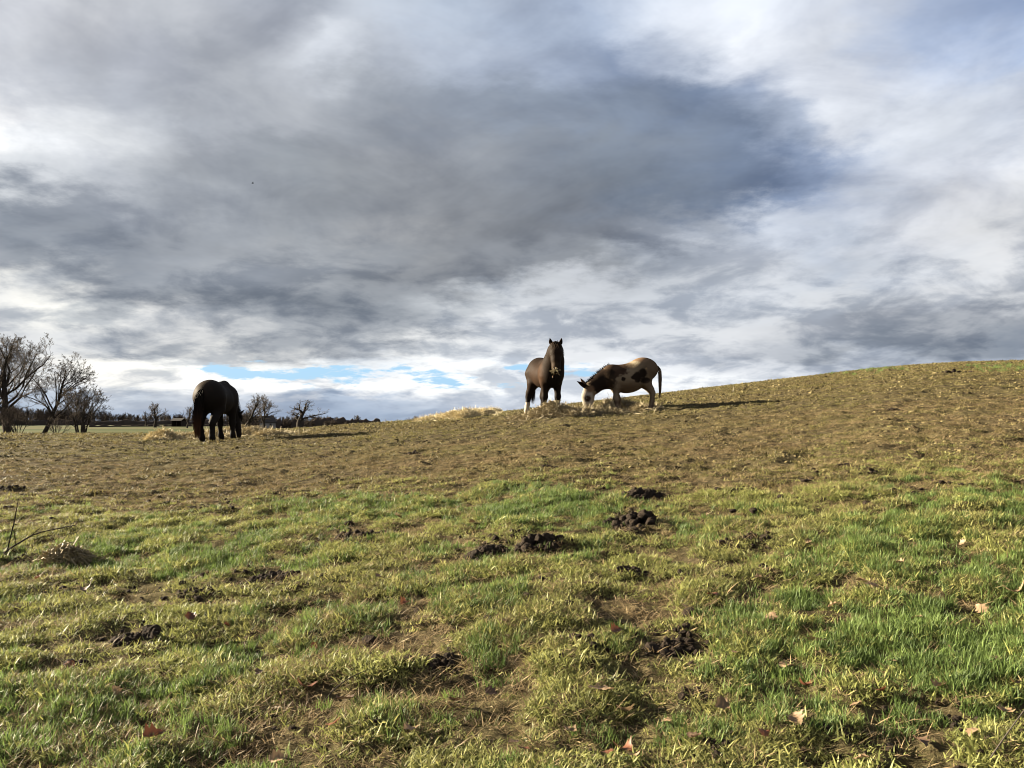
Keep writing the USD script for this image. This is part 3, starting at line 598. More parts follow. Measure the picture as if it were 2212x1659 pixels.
def donkey():
    rng = np.random.default_rng(7)
    X, Y, Z = at(1400, 889); X0, Y0, _ = at(1325, 883)
    th = math.pi + math.radians(4)
    hx, hy = math.cos(th), math.sin(th); X, Y = X + .48 * hx, Y + .48 * hy
    gz = lambda lx: float(land(X + lx*hx, Y + lx*hy))
    root = thing('spotted_donkey', 'white donkey with dark brown patches grazing on the hay beside the brown horse', 'donkey', (X, Y, (gz(.38) + gz(-.5)) / 2), th, None, -math.atan2(gz(.38) - gz(-.5), .88))
    fl = Flesh((-1.0, -.5, -.10), (1.45, .5, 1.6), .0175)
    fl.ball((-.46, 0, 1.09), (.36, .27, .30), .12); fl.ball((-.36, 0, 1.13), (.30, .22, .25), .12)
    fl.ball((.0, 0, .90), (.58, .30, .33), .15); fl.ball((.02, 0, .80), (.40, .27, .28), .12); fl.ball((.42, 0, .94), (.27, .23, .29), .12)
    fl.bone((.36, 0, 1.14), .09, (-.30, 0, 1.15), .11, .14)
    fl.chain([((.44, 0, 1.02), .23), ((.68, 0, .88), .20), ((.92, 0, .72), .17), ((1.03, 0, .64), .14)], .12, .66)
    fl.chain([((1.04, 0, .62), .145), ((1.07, 0, .49), .165), ((1.075, 0, .34), .135), ((1.07, 0, .19), .105), ((1.065, 0, .12), .10)], .05, .66)
    legs = []
    for s, dx, bd in ((1, .02, 0), (-1, -.10, .0)):
        y = s*.15; p = [((.36, y*.9, .82), .14), ((.33, y, .68), .10), ((.355 + dx, y, .40), .062), ((.345 + dx, y, .36), .056), ((.34 + dx, y, .15), .042), ((.345 + dx, y, .10), .050), ((.375 + dx, y, .04), .050)]; fl.chain(p, .05); legs.append(p)
    for s, dx in ((1, .05), (-1, -.06)):
        y = s*.15; p = [((-.50, y, 1.02), .20), ((-.44, y*1.1, .76), .135), ((-.58 + dx*.5, y, .56), .082), ((-.63 + dx*.6, y, .46), .066), ((-.60 + dx, y, .25), .044), ((-.575 + dx, y, .12), .052), ((-.54 + dx, y, .04), .052)]; fl.chain(p, .05); legs.append(p)
    v, f = fl.mesh()
    # coat: x forward, z up
    cream, tan, dark, brown = (.108, .084, .056), (.062, .044, .028), (.011, .008, .006), (.020, .014, .0095)
    col = np.tile(cream, (len(v), 1)); J = .75
    col = paint(col, blob(v, (-.62, 0, 1.08), (.34, .6, .40), .35, .3), tan)
    col = paint(col, blob(v, (-.30, 0, 1.36), (.22, .5, .10), .35, .3), (.10, .065, .04))
    col = paint(col, blob(v, (-.20, 0, 1.27), (.12, .5, .06), .30, .4, 3), (.17, .142, .098))
    col = paint(col, blob(v, (.72, 0, .88), (.34, .5, .34), .14, J, 5), dark); col = paint(col, blob(v, (.46, 0, 1.02), (.17, .5, .34), .15, J, 6), brown); col = paint(col, blob(v, (.42, 0, 1.12), (.20, .5, .14), .2, J, 6), dark)
    col = paint(col, blob(v, (.20, 0, 1.10), (.20, .5, .15), .14, J, 7), (.024, .015, .010)); col = paint(col, blob(v, (.30, 0, 1.22), (.42, .5, .10), .3, J, 8), (.035, .023, .015))
    for c, r in (((-.34, .3, .98), (.10, .35, .13)), ((-.22, .3, .93), (.12, .35, .10)), ((-.12, .3, .90), (.09, .35, .06)), ((-.20, .3, .83), (.08, .35, .08)), ((.17, .3, .87), (.055, .35, .055)), ((-.40, .3, .80), (.12, .3, .08)),
                 ((-.30, -.3, 1.0), (.16, .35, .16)), ((.05, -.3, .9), (.15, .35, .12))):
        col = paint(col, blob(v, c, r, .15, .5, 9), dark)
    col = paint(col, blob(v, (.06, 0, .66), (.36, .6, .13), .5, .6, 10) * .85, (.055, .037, .023))
    col = paint(col, blob(v, (-.5, 0, .62), (.18, .5, .16), .4, .4, 12) * .6, (.08, .056, .038))
    lw = np.clip((.42 - v[:, 2:]) / .1, 0, 1) * (v[:, :1] < .7); col = paint(col, lw * .75, (.085, .063, .044)); col = paint(col, lw * np.clip((fbm(v * 7, 3, 2)[:, None] - .5) * 8, 0, 1) * .8, (.035, .024, .017))
    hm = np.clip((v[:, :1] - .86 - (v[:, 2:] - .3).clip(0) * .28) / .05, 0, 1) * (v[:, 2:] < .72); col = paint(col, hm, (.175, .152, .122))
    col = paint(col, blob(v, (1.02, 0, .68), (.12, .3, .09), .3, .3), (.08, .05, .03))
    for s in (-1, 1): col = paint(col, blob(v, (1.09, s*.12, .44), (.085, .09, .085), .25, .3), (.022, .014, .010))
    obj('body', (v, f), M_donk, root, True, col)
    for s in (-1, 1):
        obj('ear', ear((1.07, s*.08, .72), (1.28 + s*.07, s*.13, .95 - s*.04), .10, (.1, .85, -.3)), plain('donkey_ear_look', (.05, .035, .025), .85, .1, (.16, .12, .09), 14.0) if s < 0 else M_brownhair, root, True)
        ey = trimesh.creation.icosphere(2, .019); ey.apply_translation((1.12, s*.103, .45)); obj('eye', ey, M_eye, root, True)
        no = trimesh.creation.icosphere(1, .014); no.apply_translation((1.145, s*.04, .13)); obj('nostril', no, M_eye, root, True)
    obj('mane', hair(rng, [(.42, 0, 1.22), (.66, 0, 1.10), (.88, 0, .93), (1.03, 0, .80)], [(.35, 0, 1), (.6, 0, .8), (.75, 0, .65)], .10, 420, .009, .0, .035), M_brownhair, root)
    obj('tail', tail(rng, [(-.80, 0, 1.14), (-.86, 0, 1.0), (-.85, 0, .7), (-.80, .02, .30)], [.022, .030, .036, .020], 160, .006), M_donktail, root)
    feet(root, legs, M_hoof, .056)
brown_horse(); black_horse(); donkey()

# ------------------------------------------------------------------ hay
def hay_pile(name, label, spots, n, seed, group=None, L=(.16, .46)):
    """spots: mounds (display x, display y of the foot, half width m, half depth m, height m)."""
    rng = np.random.default_rng(seed); pts = [(*at(dx, dy)[:2], rx, ry, h) for dx, dy, rx, ry, h in spots]
    cx, cy = np.mean([p[0] for p in pts]), np.mean([p[1] for p in pts]); cz = float(land(cx, cy))
    root = thing(name, label, 'hay', (cx, cy, cz), 0, group)
    def height(X, Y):
        q = np.stack([X, Y, X*0], -1); hh = np.zeros_like(X)
        for x, y, rx, ry, h in pts:
            d = np.sqrt(((X-x)/rx)**2 + ((Y-y)/ry)**2) + (fbm(q*4, 3, seed) - .5) * .7
            hh = np.maximum(hh, h * np.clip(1 - d, 0, 1) ** .7)
        return hh * (.72 + .56 * fbm(q*9, 2, seed+1))
    x0, x1 = min(p[0]-p[2]*1.3 for p in pts), max(p[0]+p[2]*1.3 for p in pts); y0, y1 = min(p[1]-p[3]*1.3 for p in pts), max(p[1]+p[3]*1.3 for p in pts)
    gx, gy = np.meshgrid(np.arange(x0, x1, .05), np.arange(y0, y1, .05), indexing='ij'); hh = height(gx, gy)
    V = np.stack([gx-cx, gy-cy, ground(gx, gy) + hh*.86 - .03 - cz], -1); a, b = gx.shape
    i, j = np.meshgrid(np.arange(a-1), np.arange(b-1), indexing='ij'); q = np.stack([i*b+j, (i+1)*b+j, (i+1)*b+j+1, i*b+j+1], -1).reshape(-1, 4)
    q = q[(hh.ravel()[q] > .02).any(1)]
    obj('mound', (V.reshape(-1, 3), np.vstack([q[:, [0, 1, 2]], q[:, [0, 2, 3]]])), M_haymound, root, True)
    X, Y = rng.uniform(x0, x1, n*5), rng.uniform(y0, y1, n*5); h = height(X, Y); k = (h > .015) | (rng.uniform(0, 1, n*5) < .018); X, Y, h = X[k][:n], Y[k][:n], h[k][:n]; n = len(X)
    c = np.stack([X-cx, Y-cy, ground(X, Y) + h + rng.uniform(-.03, .035, n) - cz], -1)
    d = rng.normal(0, 1, (n, 3)) * (1, 1, .42); d /= np.linalg.norm(d, axis=1, keepdims=True); l = rng.uniform(*L, n)[:, None]
    sag = np.array([0, 0, .06]) * rng.uniform(-.5, 1, n)[:, None]
    P = np.stack([c - d*l/2 - sag*.5, c + sag*.5, c + d*l/2 - sag*.5], 1)
    st = obj('straw', tubes(P, np.full((n, 3), .0052) * rng.uniform(.6, 1.3, n)[:, None], 3), M_hay, root); tag(st, kind='stuff')
hay_pile('hay_pile', 'long scattered pile of hay in front of the brown horse and donkey', [(1190, 903, .55, .40, .36), (1155, 906, .4, .3, .14), (1245, 900, .6, .38, .15), (1300, 896, .6, .35, .12), (1345, 886, .5, .4, .22), (1320, 884, .3, .35, .26), (1395, 888, .35, .3, .09), (1130, 908, .4, .22, .06)], 13000, 61)
hay_pile('hay_pile', 'pale heap of hay on the skyline left of the brown horse', [(955, 907, .55, .5, .16), (982, 906, .45, .5, .22), (1008, 904, .42, .5, .27), (1028, 900, .30, .5, .26), (1048, 898, .30, .5, .24), (1062, 894, .35, .4, .16), (930, 910, .5, .4, .08)], 10000, 62)
hay_pile('hay_pile', 'small mound of hay left of the black horse', [(352, 950, .42, .32, .24), (368, 948, .3, .25, .12), (335, 952, .3, .22, .08)], 4000, 63)
hay_pile('hay_pile', 'hay strewn around the feet and head of the black horse', [(395, 945, .5, .3, .10), (440, 943, .5, .35, .14), (475, 943, .5, .35, .16), (510, 940, .45, .35, .30), (545, 942, .8, .4, .22), (590, 942, .6, .35, .10)], 10000, 64)

# ------------------------------------------------------------------ dung, clods, leaves, sticks
def lump(rng, r, sub=1):
    m = trimesh.creation.icosphere(sub, 1.0); v = np.array(m.vertices); v *= (1 + (fbm(v*1.9 + rng.uniform(0, 90), 3, 2) - .5)[:, None] * 1.15) * rng.uniform(.7, 1.25, 3)
    a = rng.uniform(0, 6.28); R = np.array([[math.cos(a), -math.sin(a), 0], [math.sin(a), math.cos(a), 0], [0, 0, 1]])
    return v @ R.T * r, np.array(m.faces)
def dung(dx, dy, wpx, n, label, ball=.028, tall=1.0, seed=0, ry=.7, group=None):
    rng = np.random.default_rng(900 + seed); X, Y, Z = at(dx, dy); R = wpx * D / 2 * Y / FPX
    root = thing('dung_pile', label, 'dung', (X, Y, Z), 0, group)
    for i in range(n):
        a, q = rng.uniform(0, 6.28), R * rng.uniform(0, 1) ** .6 * rng.uniform(.85, 1.2); x, y = q*math.cos(a), q*math.sin(a)*ry
        r = ball * rng.uniform(.42, 1.2); z = float(ground(X+x, Y+y)) - Z + r*.1 + max(0, 1 - q/R) * R * .36 * tall * rng.uniform(.3, 1.0)
        v, f = lump(rng, r, 2); obj('dung_ball', (v + (x, y, z), f), M_dung, root, True)
dung(1370, 1135, 118, 75, 'tall dark heap of dung balls right of the bright green grass in the middle', .034, 1.25, 1)
dung(1392, 1078, 90, 48, 'dung heap at the edge of the short grass, behind the tallest dung heap', .034, 1.5, 2)
dung(1055, 1200, 92, 50, 'left half of the double dung heap in the middle of the near grass', .034, 1.0, 3)
dung(1165, 1185, 100, 52, 'right half of the double dung heap in the middle of the near grass', .034, 1.0, 4)
dung(765, 1165, 96, 44, 'low brown dung heap in the green strip left of the middle', 0.026, 0.3, 5)
dung(568, 1255, 165, 80, 'widest crumbled dung patch, on the left of the near grass', 0.022, 0.2, 6, .5)
dung(425, 1285, 95, 30, 'crumbled dung patch just left of the widest one', 0.02, 0.15, 7, .5)
dung(300, 1380, 105, 46, 'black dung heap low on the left of the grass', 0.026, 0.3, 8)
dung(945, 1432, 78, 30, 'black dung clumps below the lush tuft in the middle', 0.025, 0.3, 9)
dung(1452, 1398, 110, 50, 'brown crumbled dung and soil mound right of the middle foreground', 0.022, 0.3, 10)
dung(1365, 1245, 55, 20, 'small dark dung clump between the double heap and the right lush grass', 0.026, 0.5, 11)
dung(896, 981, 46, 22, 'small black dung heap alone on the grazed slope below the skyline', .045, 1.0, 12)
dung(22, 1055, 52, 22, 'flat black dung heap at the left edge of the grazed grass, the farther one', 0.03, 0.3, 13)
dung(12, 1100, 42, 18, 'flat black dung heap at the left edge, nearer than the other one there', 0.026, 0.3, 14)
dung(72, 1208, 62, 26, 'dark dung beside the fallen branch at the left edge', 0.026, 0.3, 15)
dung(165, 1440, 46, 14, 'small black dung clump near the lower left edge', 0.026, 0.3, 16)
dung(1500, 1505, 70, 22, 'loose soil clods below the brown crumbled mound', 0.018, 0.15, 17)
dung(1610, 1180, 100, 22, 'scattered brown clods on bare soil above the right lush grass', 0.018, 0.1, 18, .4)
dung(2060, 806, 70, 16, 'dark clump on the hilltop at the upper right', .05, .6, 19, .5)
rng = np.random.default_rng(77)
for k, (dx, dy) in enumerate([(1380, 880+90), (1895, 1020), (1750, 1035), (1990, 1050), (1790, 985), (1990, 1085), (2270*.97, 905), (1925, 885), (1600, 1068), (1830, 1010), (2085, 1048), (2170, 1040), (590, 1056), (430, 1096), (480, 1043), (700, 985), (600, 965), (1180, 1012), (1480, 1040), (1640, 1110)]):
    X, Y, Z = at(dx, dy); parts = []
    for i in range(7):
        v, f = lump(rng, rng.uniform(.018, .036), 1); v[:, 2] *= .5; parts.append((v + (rng.normal(0, .085), rng.normal(0, .05), rng.uniform(.0, .02)), f))
    cl = thing('dung_clump', None, None, (X, Y, Z))
    for v, f in parts: obj('clod', (v, f), M_dung, cl, True)
    tag(cl, 'small dried dark dung clump on the short brown grazed grass', 'dung', 'dried dung clumps on the grazed slope')

def oak_leaf(rng, L):
    n = 25; t = np.linspace(0, 1, n); w = (np.sin(np.pi * t ** .85) * .34 + .03) * (1 + .22 * np.sin(t * 2 * np.pi * 3.6 + rng.uniform(0, .6))) * (1 - t ** 12); w = np.maximum(w, .012); w[t < .12] = .014
    s = np.linspace(-1, 1, 7); u, q = np.meshgrid(t, s, indexing='ij')
    x, y = u - .5, q * w[:, None]; cu, cv, tw = rng.uniform(-.3, .9), rng.uniform(-.5, .8), rng.normal(0, .7)
    z = cu * (y ** 2) * 2.4 + cv * (x ** 2) * .8 + tw * x * y + (fbm(np.stack([x*6, y*6, x*0 + rng.uniform(0, 50)], -1), 2, 3) - .5) * .16
    v = np.stack([x, y, z], -1).reshape(-1, 3) * L; i, j = np.meshgrid(np.arange(n-1), np.arange(6), indexing='ij'); f = np.stack([i*7+j, (i+1)*7+j, (i+1)*7+j+1, i*7+j+1], -1).reshape(-1, 4)
    return v, np.vstack([f[:, [0, 1, 2]], f[:, [0, 2, 3]]])
M_leaf = {'tan': leafy('tan_leaf_look', [(0, (.13, .085, .046)), (1, (.22, .155, .092))], None, .15, .6), 'russet': leafy('russet_leaf_look', [(0, (.07, .026, .012)), (1, (.12, .048, .021))], None, .2, .5), 'brown': leafy('brown_leaf_look', [(0, (.05, .03, .018)), (1, (.09, .056, .033))], None, .15, .6)}
leaves = [(1868, 1262, 'tan', .13, 'large curled tan leaf in the lush grass at the right'), (1885, 1285, 'tan', .11, 'tan leaf just below the large curled one at the right'), (2020, 1245, 'brown', .13, 'brown folded leaf deep in the lush grass near the right edge'), (2195, 1290, 'tan', .15, 'big pale leaf at the right edge of the grass'),
 (1660, 1350, 'tan', .12, 'long pale leaf lying flat left of the right lush grass'), (1765, 1392, 'tan', .12, 'pale star shaped leaf standing in grass right of the soil mound'), (1700, 1435, 'tan', .09, 'small orange tan leaf below the long pale leaf'), (1300, 1520, 'tan', .14, 'large curled leaf with a dark hollow in the middle foreground'), (1350, 1550, 'tan', .10, 'pale leaf just right of the large hollow leaf'),
 (660, 1250+250, 'russet', .13, 'red brown leaf beside a twig left of the middle foreground'), (745, 1525, 'brown', .12, 'brown and cream leaf beside dark soil left of the middle'), (185, 1280, 'brown', .13, 'pale brown leaf below the dead grass heap at the left'), (875, 1305, 'russet', .09, 'orange leaf below the double dung heap'), (330, 1622, 'russet', .11, 'bright russet leaf at the bottom left')]
small = [(150, 1450, 'russet'), (680, 1405, 'russet'), (410, 1360, 'russet'), (490, 1370, 'russet'), (720, 1590, 'russet'), (1060, 1490, 'brown'), (1110, 1620, 'brown'), (1130, 1640, 'russet'), (885, 1600, 'tan'), (1350, 1625, 'russet'), (1330, 1380, 'russet'), (1740, 1480, 'russet'), (1900, 1500, 'russet'), (1850, 1520, 'tan'), (1720, 1580, 'tan'), (1860, 1650, 'tan'), (1560, 1540, 'tan'), (1310, 1655, 'russet'), (1370, 1650, 'tan'), (2150, 1430, 'tan'), (2060, 1400, 'brown'), (2170, 1540, 'tan'), (1590, 1420, 'brown'), (1480, 1320, 'tan'), (1640, 1260, 'tan'), (1540, 1300, 'russet'), (2120, 1320, 'tan'), (2190, 1480, 'russet'), (1980, 1340, 'tan'), (1930, 1430, 'tan'), (1230, 1590, 'tan'), (980, 1530, 'brown'), (600, 1640, 'tan'), (560, 1480, 'brown'), (250, 1500, 'tan'), (60, 1400, 'brown'), (80, 1258, 'russet'), (1020, 1140, 'tan'), (1745, 1190, 'tan'), (1660, 1195, 'tan'), (820, 1260, 'brown'), (860, 1130, 'tan'), (2080, 1180, 'tan'), (1440, 1570, 'tan'), (1500, 1620, 'brown'), (1800, 1310, 'tan'), (1945, 1240, 'tan'), (2030, 1490, 'tan'), (2100, 1600, 'tan'), (1990, 1600, 'brown'), (1650, 1610, 'russet')]
rng = np.random.default_rng(31)
def drop_leaf(dx, dy, kind, L, label, group=None):
    X, Y, Z = at(dx, dy); v, f = oak_leaf(rng, L * .85); R = trimesh.transformations.euler_matrix(rng.normal(0.1, .28), rng.normal(0, .28), rng.uniform(0, 6.28))[:3, :3]
    tag(obj('fallen_leaf', (v @ R.T + (X, Y, Z + .034), f), M_leaf[kind], smooth=True), label, 'leaf', group)
for dx, dy, kind, L, lab in leaves: drop_leaf(dx, dy, kind, L, lab)
words = {'tan': 'small pale tan oak leaf lying in the near grass', 'russet': 'small russet red oak leaf lying in the near grass', 'brown': 'small dull brown oak leaf lying in the near grass'}
for dx, dy, kind in small: drop_leaf(dx, dy, kind, rng.uniform(.06, .10), words[kind], f'small {kind} oak leaves fallen in the near grass')

def stick(name, label, ctrl, r0, r1, side=(), cat='branch', mat=None):
    P = [np.array(at(dx, dy)) + (0, 0, h) for dx, dy, h in ctrl]
    p = lerp_path(P, np.linspace(0, 1, 10)); root = thing(name, label, cat, p[0])
    obj('stem', tubes([p - p[0]], [np.linspace(r0, r1, 10)], 6), mat or M_bark, root, 40)
    for t, d, l, r in side:
        b = lerp_path(P, t); e = b + np.array(d) * l; q = np.stack([b, (b+e)/2 + (0.01, 0, .015), e]) - p[0]
        obj('twig', tubes([q], [[r, r*.8, r*.5]], 5), mat or M_bark, root, 40)
stick('fallen_branch', 'dark forked dead branch lying in the grass at the left edge', [(-10, 1218, .02), (30, 1190, .08), (90, 1172, .12), (165, 1150, .08)], .009, .004, [(.25, (.10, .2, 1), .42, .006), (.55, (.5, .5, .6), .12, .004), (.35, (-.2, 0, 1), .16, .004)])
stick('twig_stick', 'thin grey twig across the red brown leaf in the foreground', [(700, 1515, .03), (740, 1498, .06), (790, 1482, .05)], .0035, .002)
stick('dry_stalk', 'grey dry stalk slanting at the bottom right corner', [(2140, 1665, .05), (2180, 1648, .10), (2230, 1625, .16)], .0025, .002, (), 'stalk', M_twig)
hay_pile('dead_grass_heap', 'brown heap of matted dead grass beside the branch at the left', [(150, 1212, .17, .14, .11)], 700, 66, None, (.06, .18))

# ------------------------------------------------------------------ trees
def cr3(a, b): return np.array([a[1]*b[2]-a[2]*b[1], a[2]*b[0]-a[0]*b[2], a[0]*b[1]-a[1]*b[0]])
def nrm(a): return a / math.sqrt(a[0]*a[0] + a[1]*a[1] + a[2]*a[2])
def grow(rng, H, r0, spread=0.6, levels=4, gnarl=0.16, kids=(7, 5, 5, 4), first=0.22, up=0.25, lean=(0, 0), stems=1, rmin=.012, top=1.0, stemspread=.25, shrink=(.62, .55, .5, .45)):
    """Branches by level: lists of (points, radii)."""
    out = [[] for _ in range(levels + 1)]; st = []
    for s in range(stems):
        a = rng.uniform(0, 6.28); o = stemspread if stems > 1 else 0
        d = np.array([lean[0] + o*math.cos(a), lean[1] + o*math.sin(a), 1.0]); hh = H * (1 if s == 0 else rng.uniform(.65, .95))
        st.append((np.array([o*math.cos(a)*r0*6, o*math.sin(a)*r0*6, -.3]), d/np.linalg.norm(d), hh*top, r0*(1 if s == 0 else rng.uniform(.5, .85)), 0))
    while st:
        p, d, L, r, lv = st.pop(); n = 8 if lv == 0 else 6 if lv == 1 else 5 if lv == 2 else 4
        P, Rr = [p], [r]; dirs = [d]; endr = max(r * (.35 if lv == 0 else .3), rmin*.6)
        for i in range(n - 1):
            d = d + rng.normal(0, gnarl * (.6 if lv == 0 else 1.0), 3) + np.array([0, 0, up * (.25 if lv == 0 else .5)]); d = nrm(d)
            P.append(P[-1] + d * L / (n - 1)); Rr.append(r + (endr - r) * (i + 1) / (n - 1)); dirs.append(d)
        out[lv].append((np.array(P), np.array(Rr)))
        if lv < levels:
            m = max(2, int(round(kids[lv] * rng.uniform(.75, 1.25))))
            for k in range(m):
                t = first + (1 - first) * (k + rng.uniform(.1, .9)) / m if lv == 0 else .22 + .78 * (k + rng.uniform(0, 1)) / m
                x = t * (n - 1); i = min(int(x), n - 2); q = P[i] + (P[i+1] - P[i]) * (x - i); rr = (Rr[i] + (Rr[i+1] - Rr[i]) * (x - i))
                dd = dirs[i]; ax = nrm(cr3(dd, rng.normal(0, 1, 3))); an = spread * rng.uniform(.7, 1.35) * (1.15 - .45 * t if lv == 0 else 1.0)
                nd = dd * math.cos(an) + cr3(ax, dd) * math.sin(an)
                Lk = L * shrink[lv] * (1.12 - .62 * t if lv == 0 else 1.05 - .5 * t) * rng.uniform(.75, 1.2)
                st.append((q, nrm(nd), Lk, max(rr * (rng.uniform(.48, .68) if lv == 0 else rng.uniform(.40, .58)), rmin), lv + 1))
    return out
def tree_meshes(lv):
    def pack(ls, sides):
        by = {}
        for P, R in ls: by.setdefault(len(P), []).append((P, R))
        return join([tubes([q[0] for q in v], [q[1] for q in v], sides) for v in by.values()])
    tr = pack(lv[0], 8); lb = pack(lv[1], 5); cr = pack([q for l in lv[2:] for q in l], 3)
    return tr, lb, cr
def tree(name, label, px, Y, top_px, seed, group=None, cat='tree', mat=None, wide=1.0, **kw):
    X, Y, Z = beyond(px, Y); H = EYE + (HOR - top_px) / FPX * Y - Z
    rng = np.random.default_rng(seed); lv = grow(rng, 1.0 * H, **kw)
    zmax = max(q[0][:, 2].max() for l in lv for q in l); s = H / zmax
    tr, lb, cr = tree_meshes(lv); root = thing(name, label, cat, (X, Y, Z), 0, group)
    for nm, me, mt in (('trunk', tr, M_bark), ('limbs', lb, M_bark), ('crown', cr, mat or M_twig)): obj(nm, (me[0] * (wide, wide, s), me[1]), mt, root, True)
    return root
tree('bare_oak_tree', 'biggest bare tree, thick trunk, at the far left edge of the picture', 8, 120, 327, 101, wide=1.12, r0=.52, spread=.76, levels=5, kids=(19, 8, 6, 5, 5), first=.13, up=.36, top=.80, shrink=(.78, .58, .54, .5, .5), rmin=.0165)
tree('bare_oak_tree', 'second bare tree from the left, leaning right over the field', 43, 118, 352, 102, r0=.34, spread=.72, levels=5, kids=(14, 7, 6, 5, 4), first=.2, up=.2, lean=(.12, 0), rmin=.016, top=.9, shrink=(.72, .55, .5, .48, .5))
tree('bare_tree_clump', 'bare tree with several stems, right of the two big left trees', 82, 112, 382, 103, r0=.20, spread=.66, levels=5, kids=(7, 6, 5, 4, 3), first=.22, up=.2, stems=6, stemspread=.34, rmin=.016, shrink=(.7, .55, .5, .5, .5))
tree('bare_oak_tree', 'bare tree half outside the left edge, behind the biggest tree', -16, 138, 338, 131, r0=.4, spread=.74, levels=5, kids=(13, 6, 5, 4, 4), first=.15, up=.25, top=.85, shrink=(.74, .55, .52, .5, .5), rmin=.018)
tree('bare_shrub', 'low bare shrub at the foot of the leaning left tree', 57, 108, 412, 104, cat='shrub', r0=.07, spread=.6, levels=3, kids=(5, 4, 4), stems=6, stemspread=.5, rmin=.014)
tree('bare_shrub', 'dense bare shrub around the trunk of the biggest left tree', 18, 114, 398, 105, cat='shrub', mat=M_brush, r0=.09, spread=.65, levels=3, kids=(6, 5, 5), stems=9, stemspread=.6, rmin=.018)
tree('round_field_tree', 'round bare tree standing alone in the far field left of the black horse', 155, 250, 401, 106, wide=1.25, r0=.42, spread=.55, levels=4, kids=(14, 7, 6, 4), first=.26, up=.3, rmin=.022, top=.8)
tree('small_field_tree', 'smaller bare tree just left of the round field tree', 147, 300, 411, 107, r0=.3, spread=.5, levels=3, kids=(9, 6, 6), first=.3, rmin=.045)
tree('bare_tree', 'bare upright tree just left of the black horse', 187, 230, 406, 108, r0=.25, spread=.5, levels=4, kids=(12, 6, 5, 4), first=.26, rmin=.020)
tree('bare_tree', 'bare tree behind the head of the black horse', 243, 170, 393, 109, wide=1.5, r0=.24, spread=.55, levels=4, kids=(11, 7, 6, 4), first=.22, up=.3, lean=(.16, 0), rmin=.016)
tree('bare_tree', 'bare forked tree in front of the white house', 264, 190, 396, 110, wide=1.35, r0=.24, spread=.5, levels=4, kids=(11, 6, 6, 4), first=.24, up=.32, rmin=.017)
tree('gnarled_oak_tree', 'gnarled old oak with crooked limbs right of the white house', 300, 215, 399, 111, wide=1.7, r0=.46, spread=.95, levels=4, kids=(9, 6, 5, 4), first=.2, up=.12, gnarl=.34, rmin=.020, shrink=(.8, .5, .45, .42), top=.85)
tree('bare_tree', 'small bare tree right of the gnarled oak', 320, 260, 415, 112, r0=.25, spread=.6, levels=3, kids=(9, 6, 6), first=.3, rmin=.04)
tree('round_field_tree', 'small round bare tree alone on the skyline in the middle', 357, 270, 415, 113, wide=1.4, r0=.26, spread=.5, levels=4, kids=(13, 7, 5, 4), first=.24, up=.3, rmin=.022, top=.8)
for k, (px, Y, tp, w) in enumerate([(411, 200, 416.0, 'left'), (419, 205, 415.5, 'middle'), (426, 210, 417.5, 'right')]): tree('skyline_shrub', f'{w} one of three bare shrubs on the skyline left of the hay heap', px, Y, tp, 120 + k, None, 'shrub', r0=.10, spread=.5, levels=3, kids=(6, 5, 4), stems=4, stemspread=.3, rmin=.024)
tree('skyline_shrub', 'bare shrub on the skyline touching the right end of the hay heap', 490, 120, 410.5, 125, None, 'shrub', r0=.05, spread=.5, levels=3, kids=(6, 5, 4), stems=6, stemspread=.35, rmin=.014)
def conifer(label, px, Y, tp, seed):
    rng = np.random.default_rng(seed); X, Y, Z = beyond(px, Y); H = EYE + (HOR - tp) / FPX * Y - Z; root = thing('evergreen_shrub', label, 'shrub', (X, Y, Z))
    n = 1500; t = rng.uniform(.05, 1, n); r = H * .42 * (1 - t) ** .7 * np.sqrt(rng.uniform(.2, 1, n)) + .05; a = rng.uniform(0, 6.28, n); c = np.stack([r*np.cos(a), r*np.sin(a), t*H], -1); d = rng.normal(0, .14, (n, 2, 3))
    obj('trunk', tubes([np.array([[0, 0, -.2], [0, 0, H*.5], [0, 0, H*.95]])], [[.12, .08, .02]], 6), M_bark, root)
    obj('crown', (np.concatenate([c[:, None], c[:, None] + d], 1).reshape(-1, 3), np.arange(n*3).reshape(-1, 3)), M_everg, root)
conifer('small dark evergreen bush on the skyline at the left end of the hay heap', 432, 190, 417.5, 130)
for k, (px, Y, tp) in enumerate([(234, 205, 410), (241, 195, 411), (247, 200, 408), (252, 205, 410), (284, 225, 418), (290, 222, 419), (310, 230, 418), (328, 235, 419), (336, 240, 419), (343, 240, 421), (366, 260, 421), (375, 260, 422)]):
    tree('hedge_shrub', 'brown leafless shrub in the hedge line beyond the pasture', px, Y, tp, 140 + k, 'leafless shrubs along the far hedge', 'shrub', M_brush, r0=.09, spread=.6, levels=3, kids=(7, 6, 5), stems=7, stemspread=.55, rmin=.030)

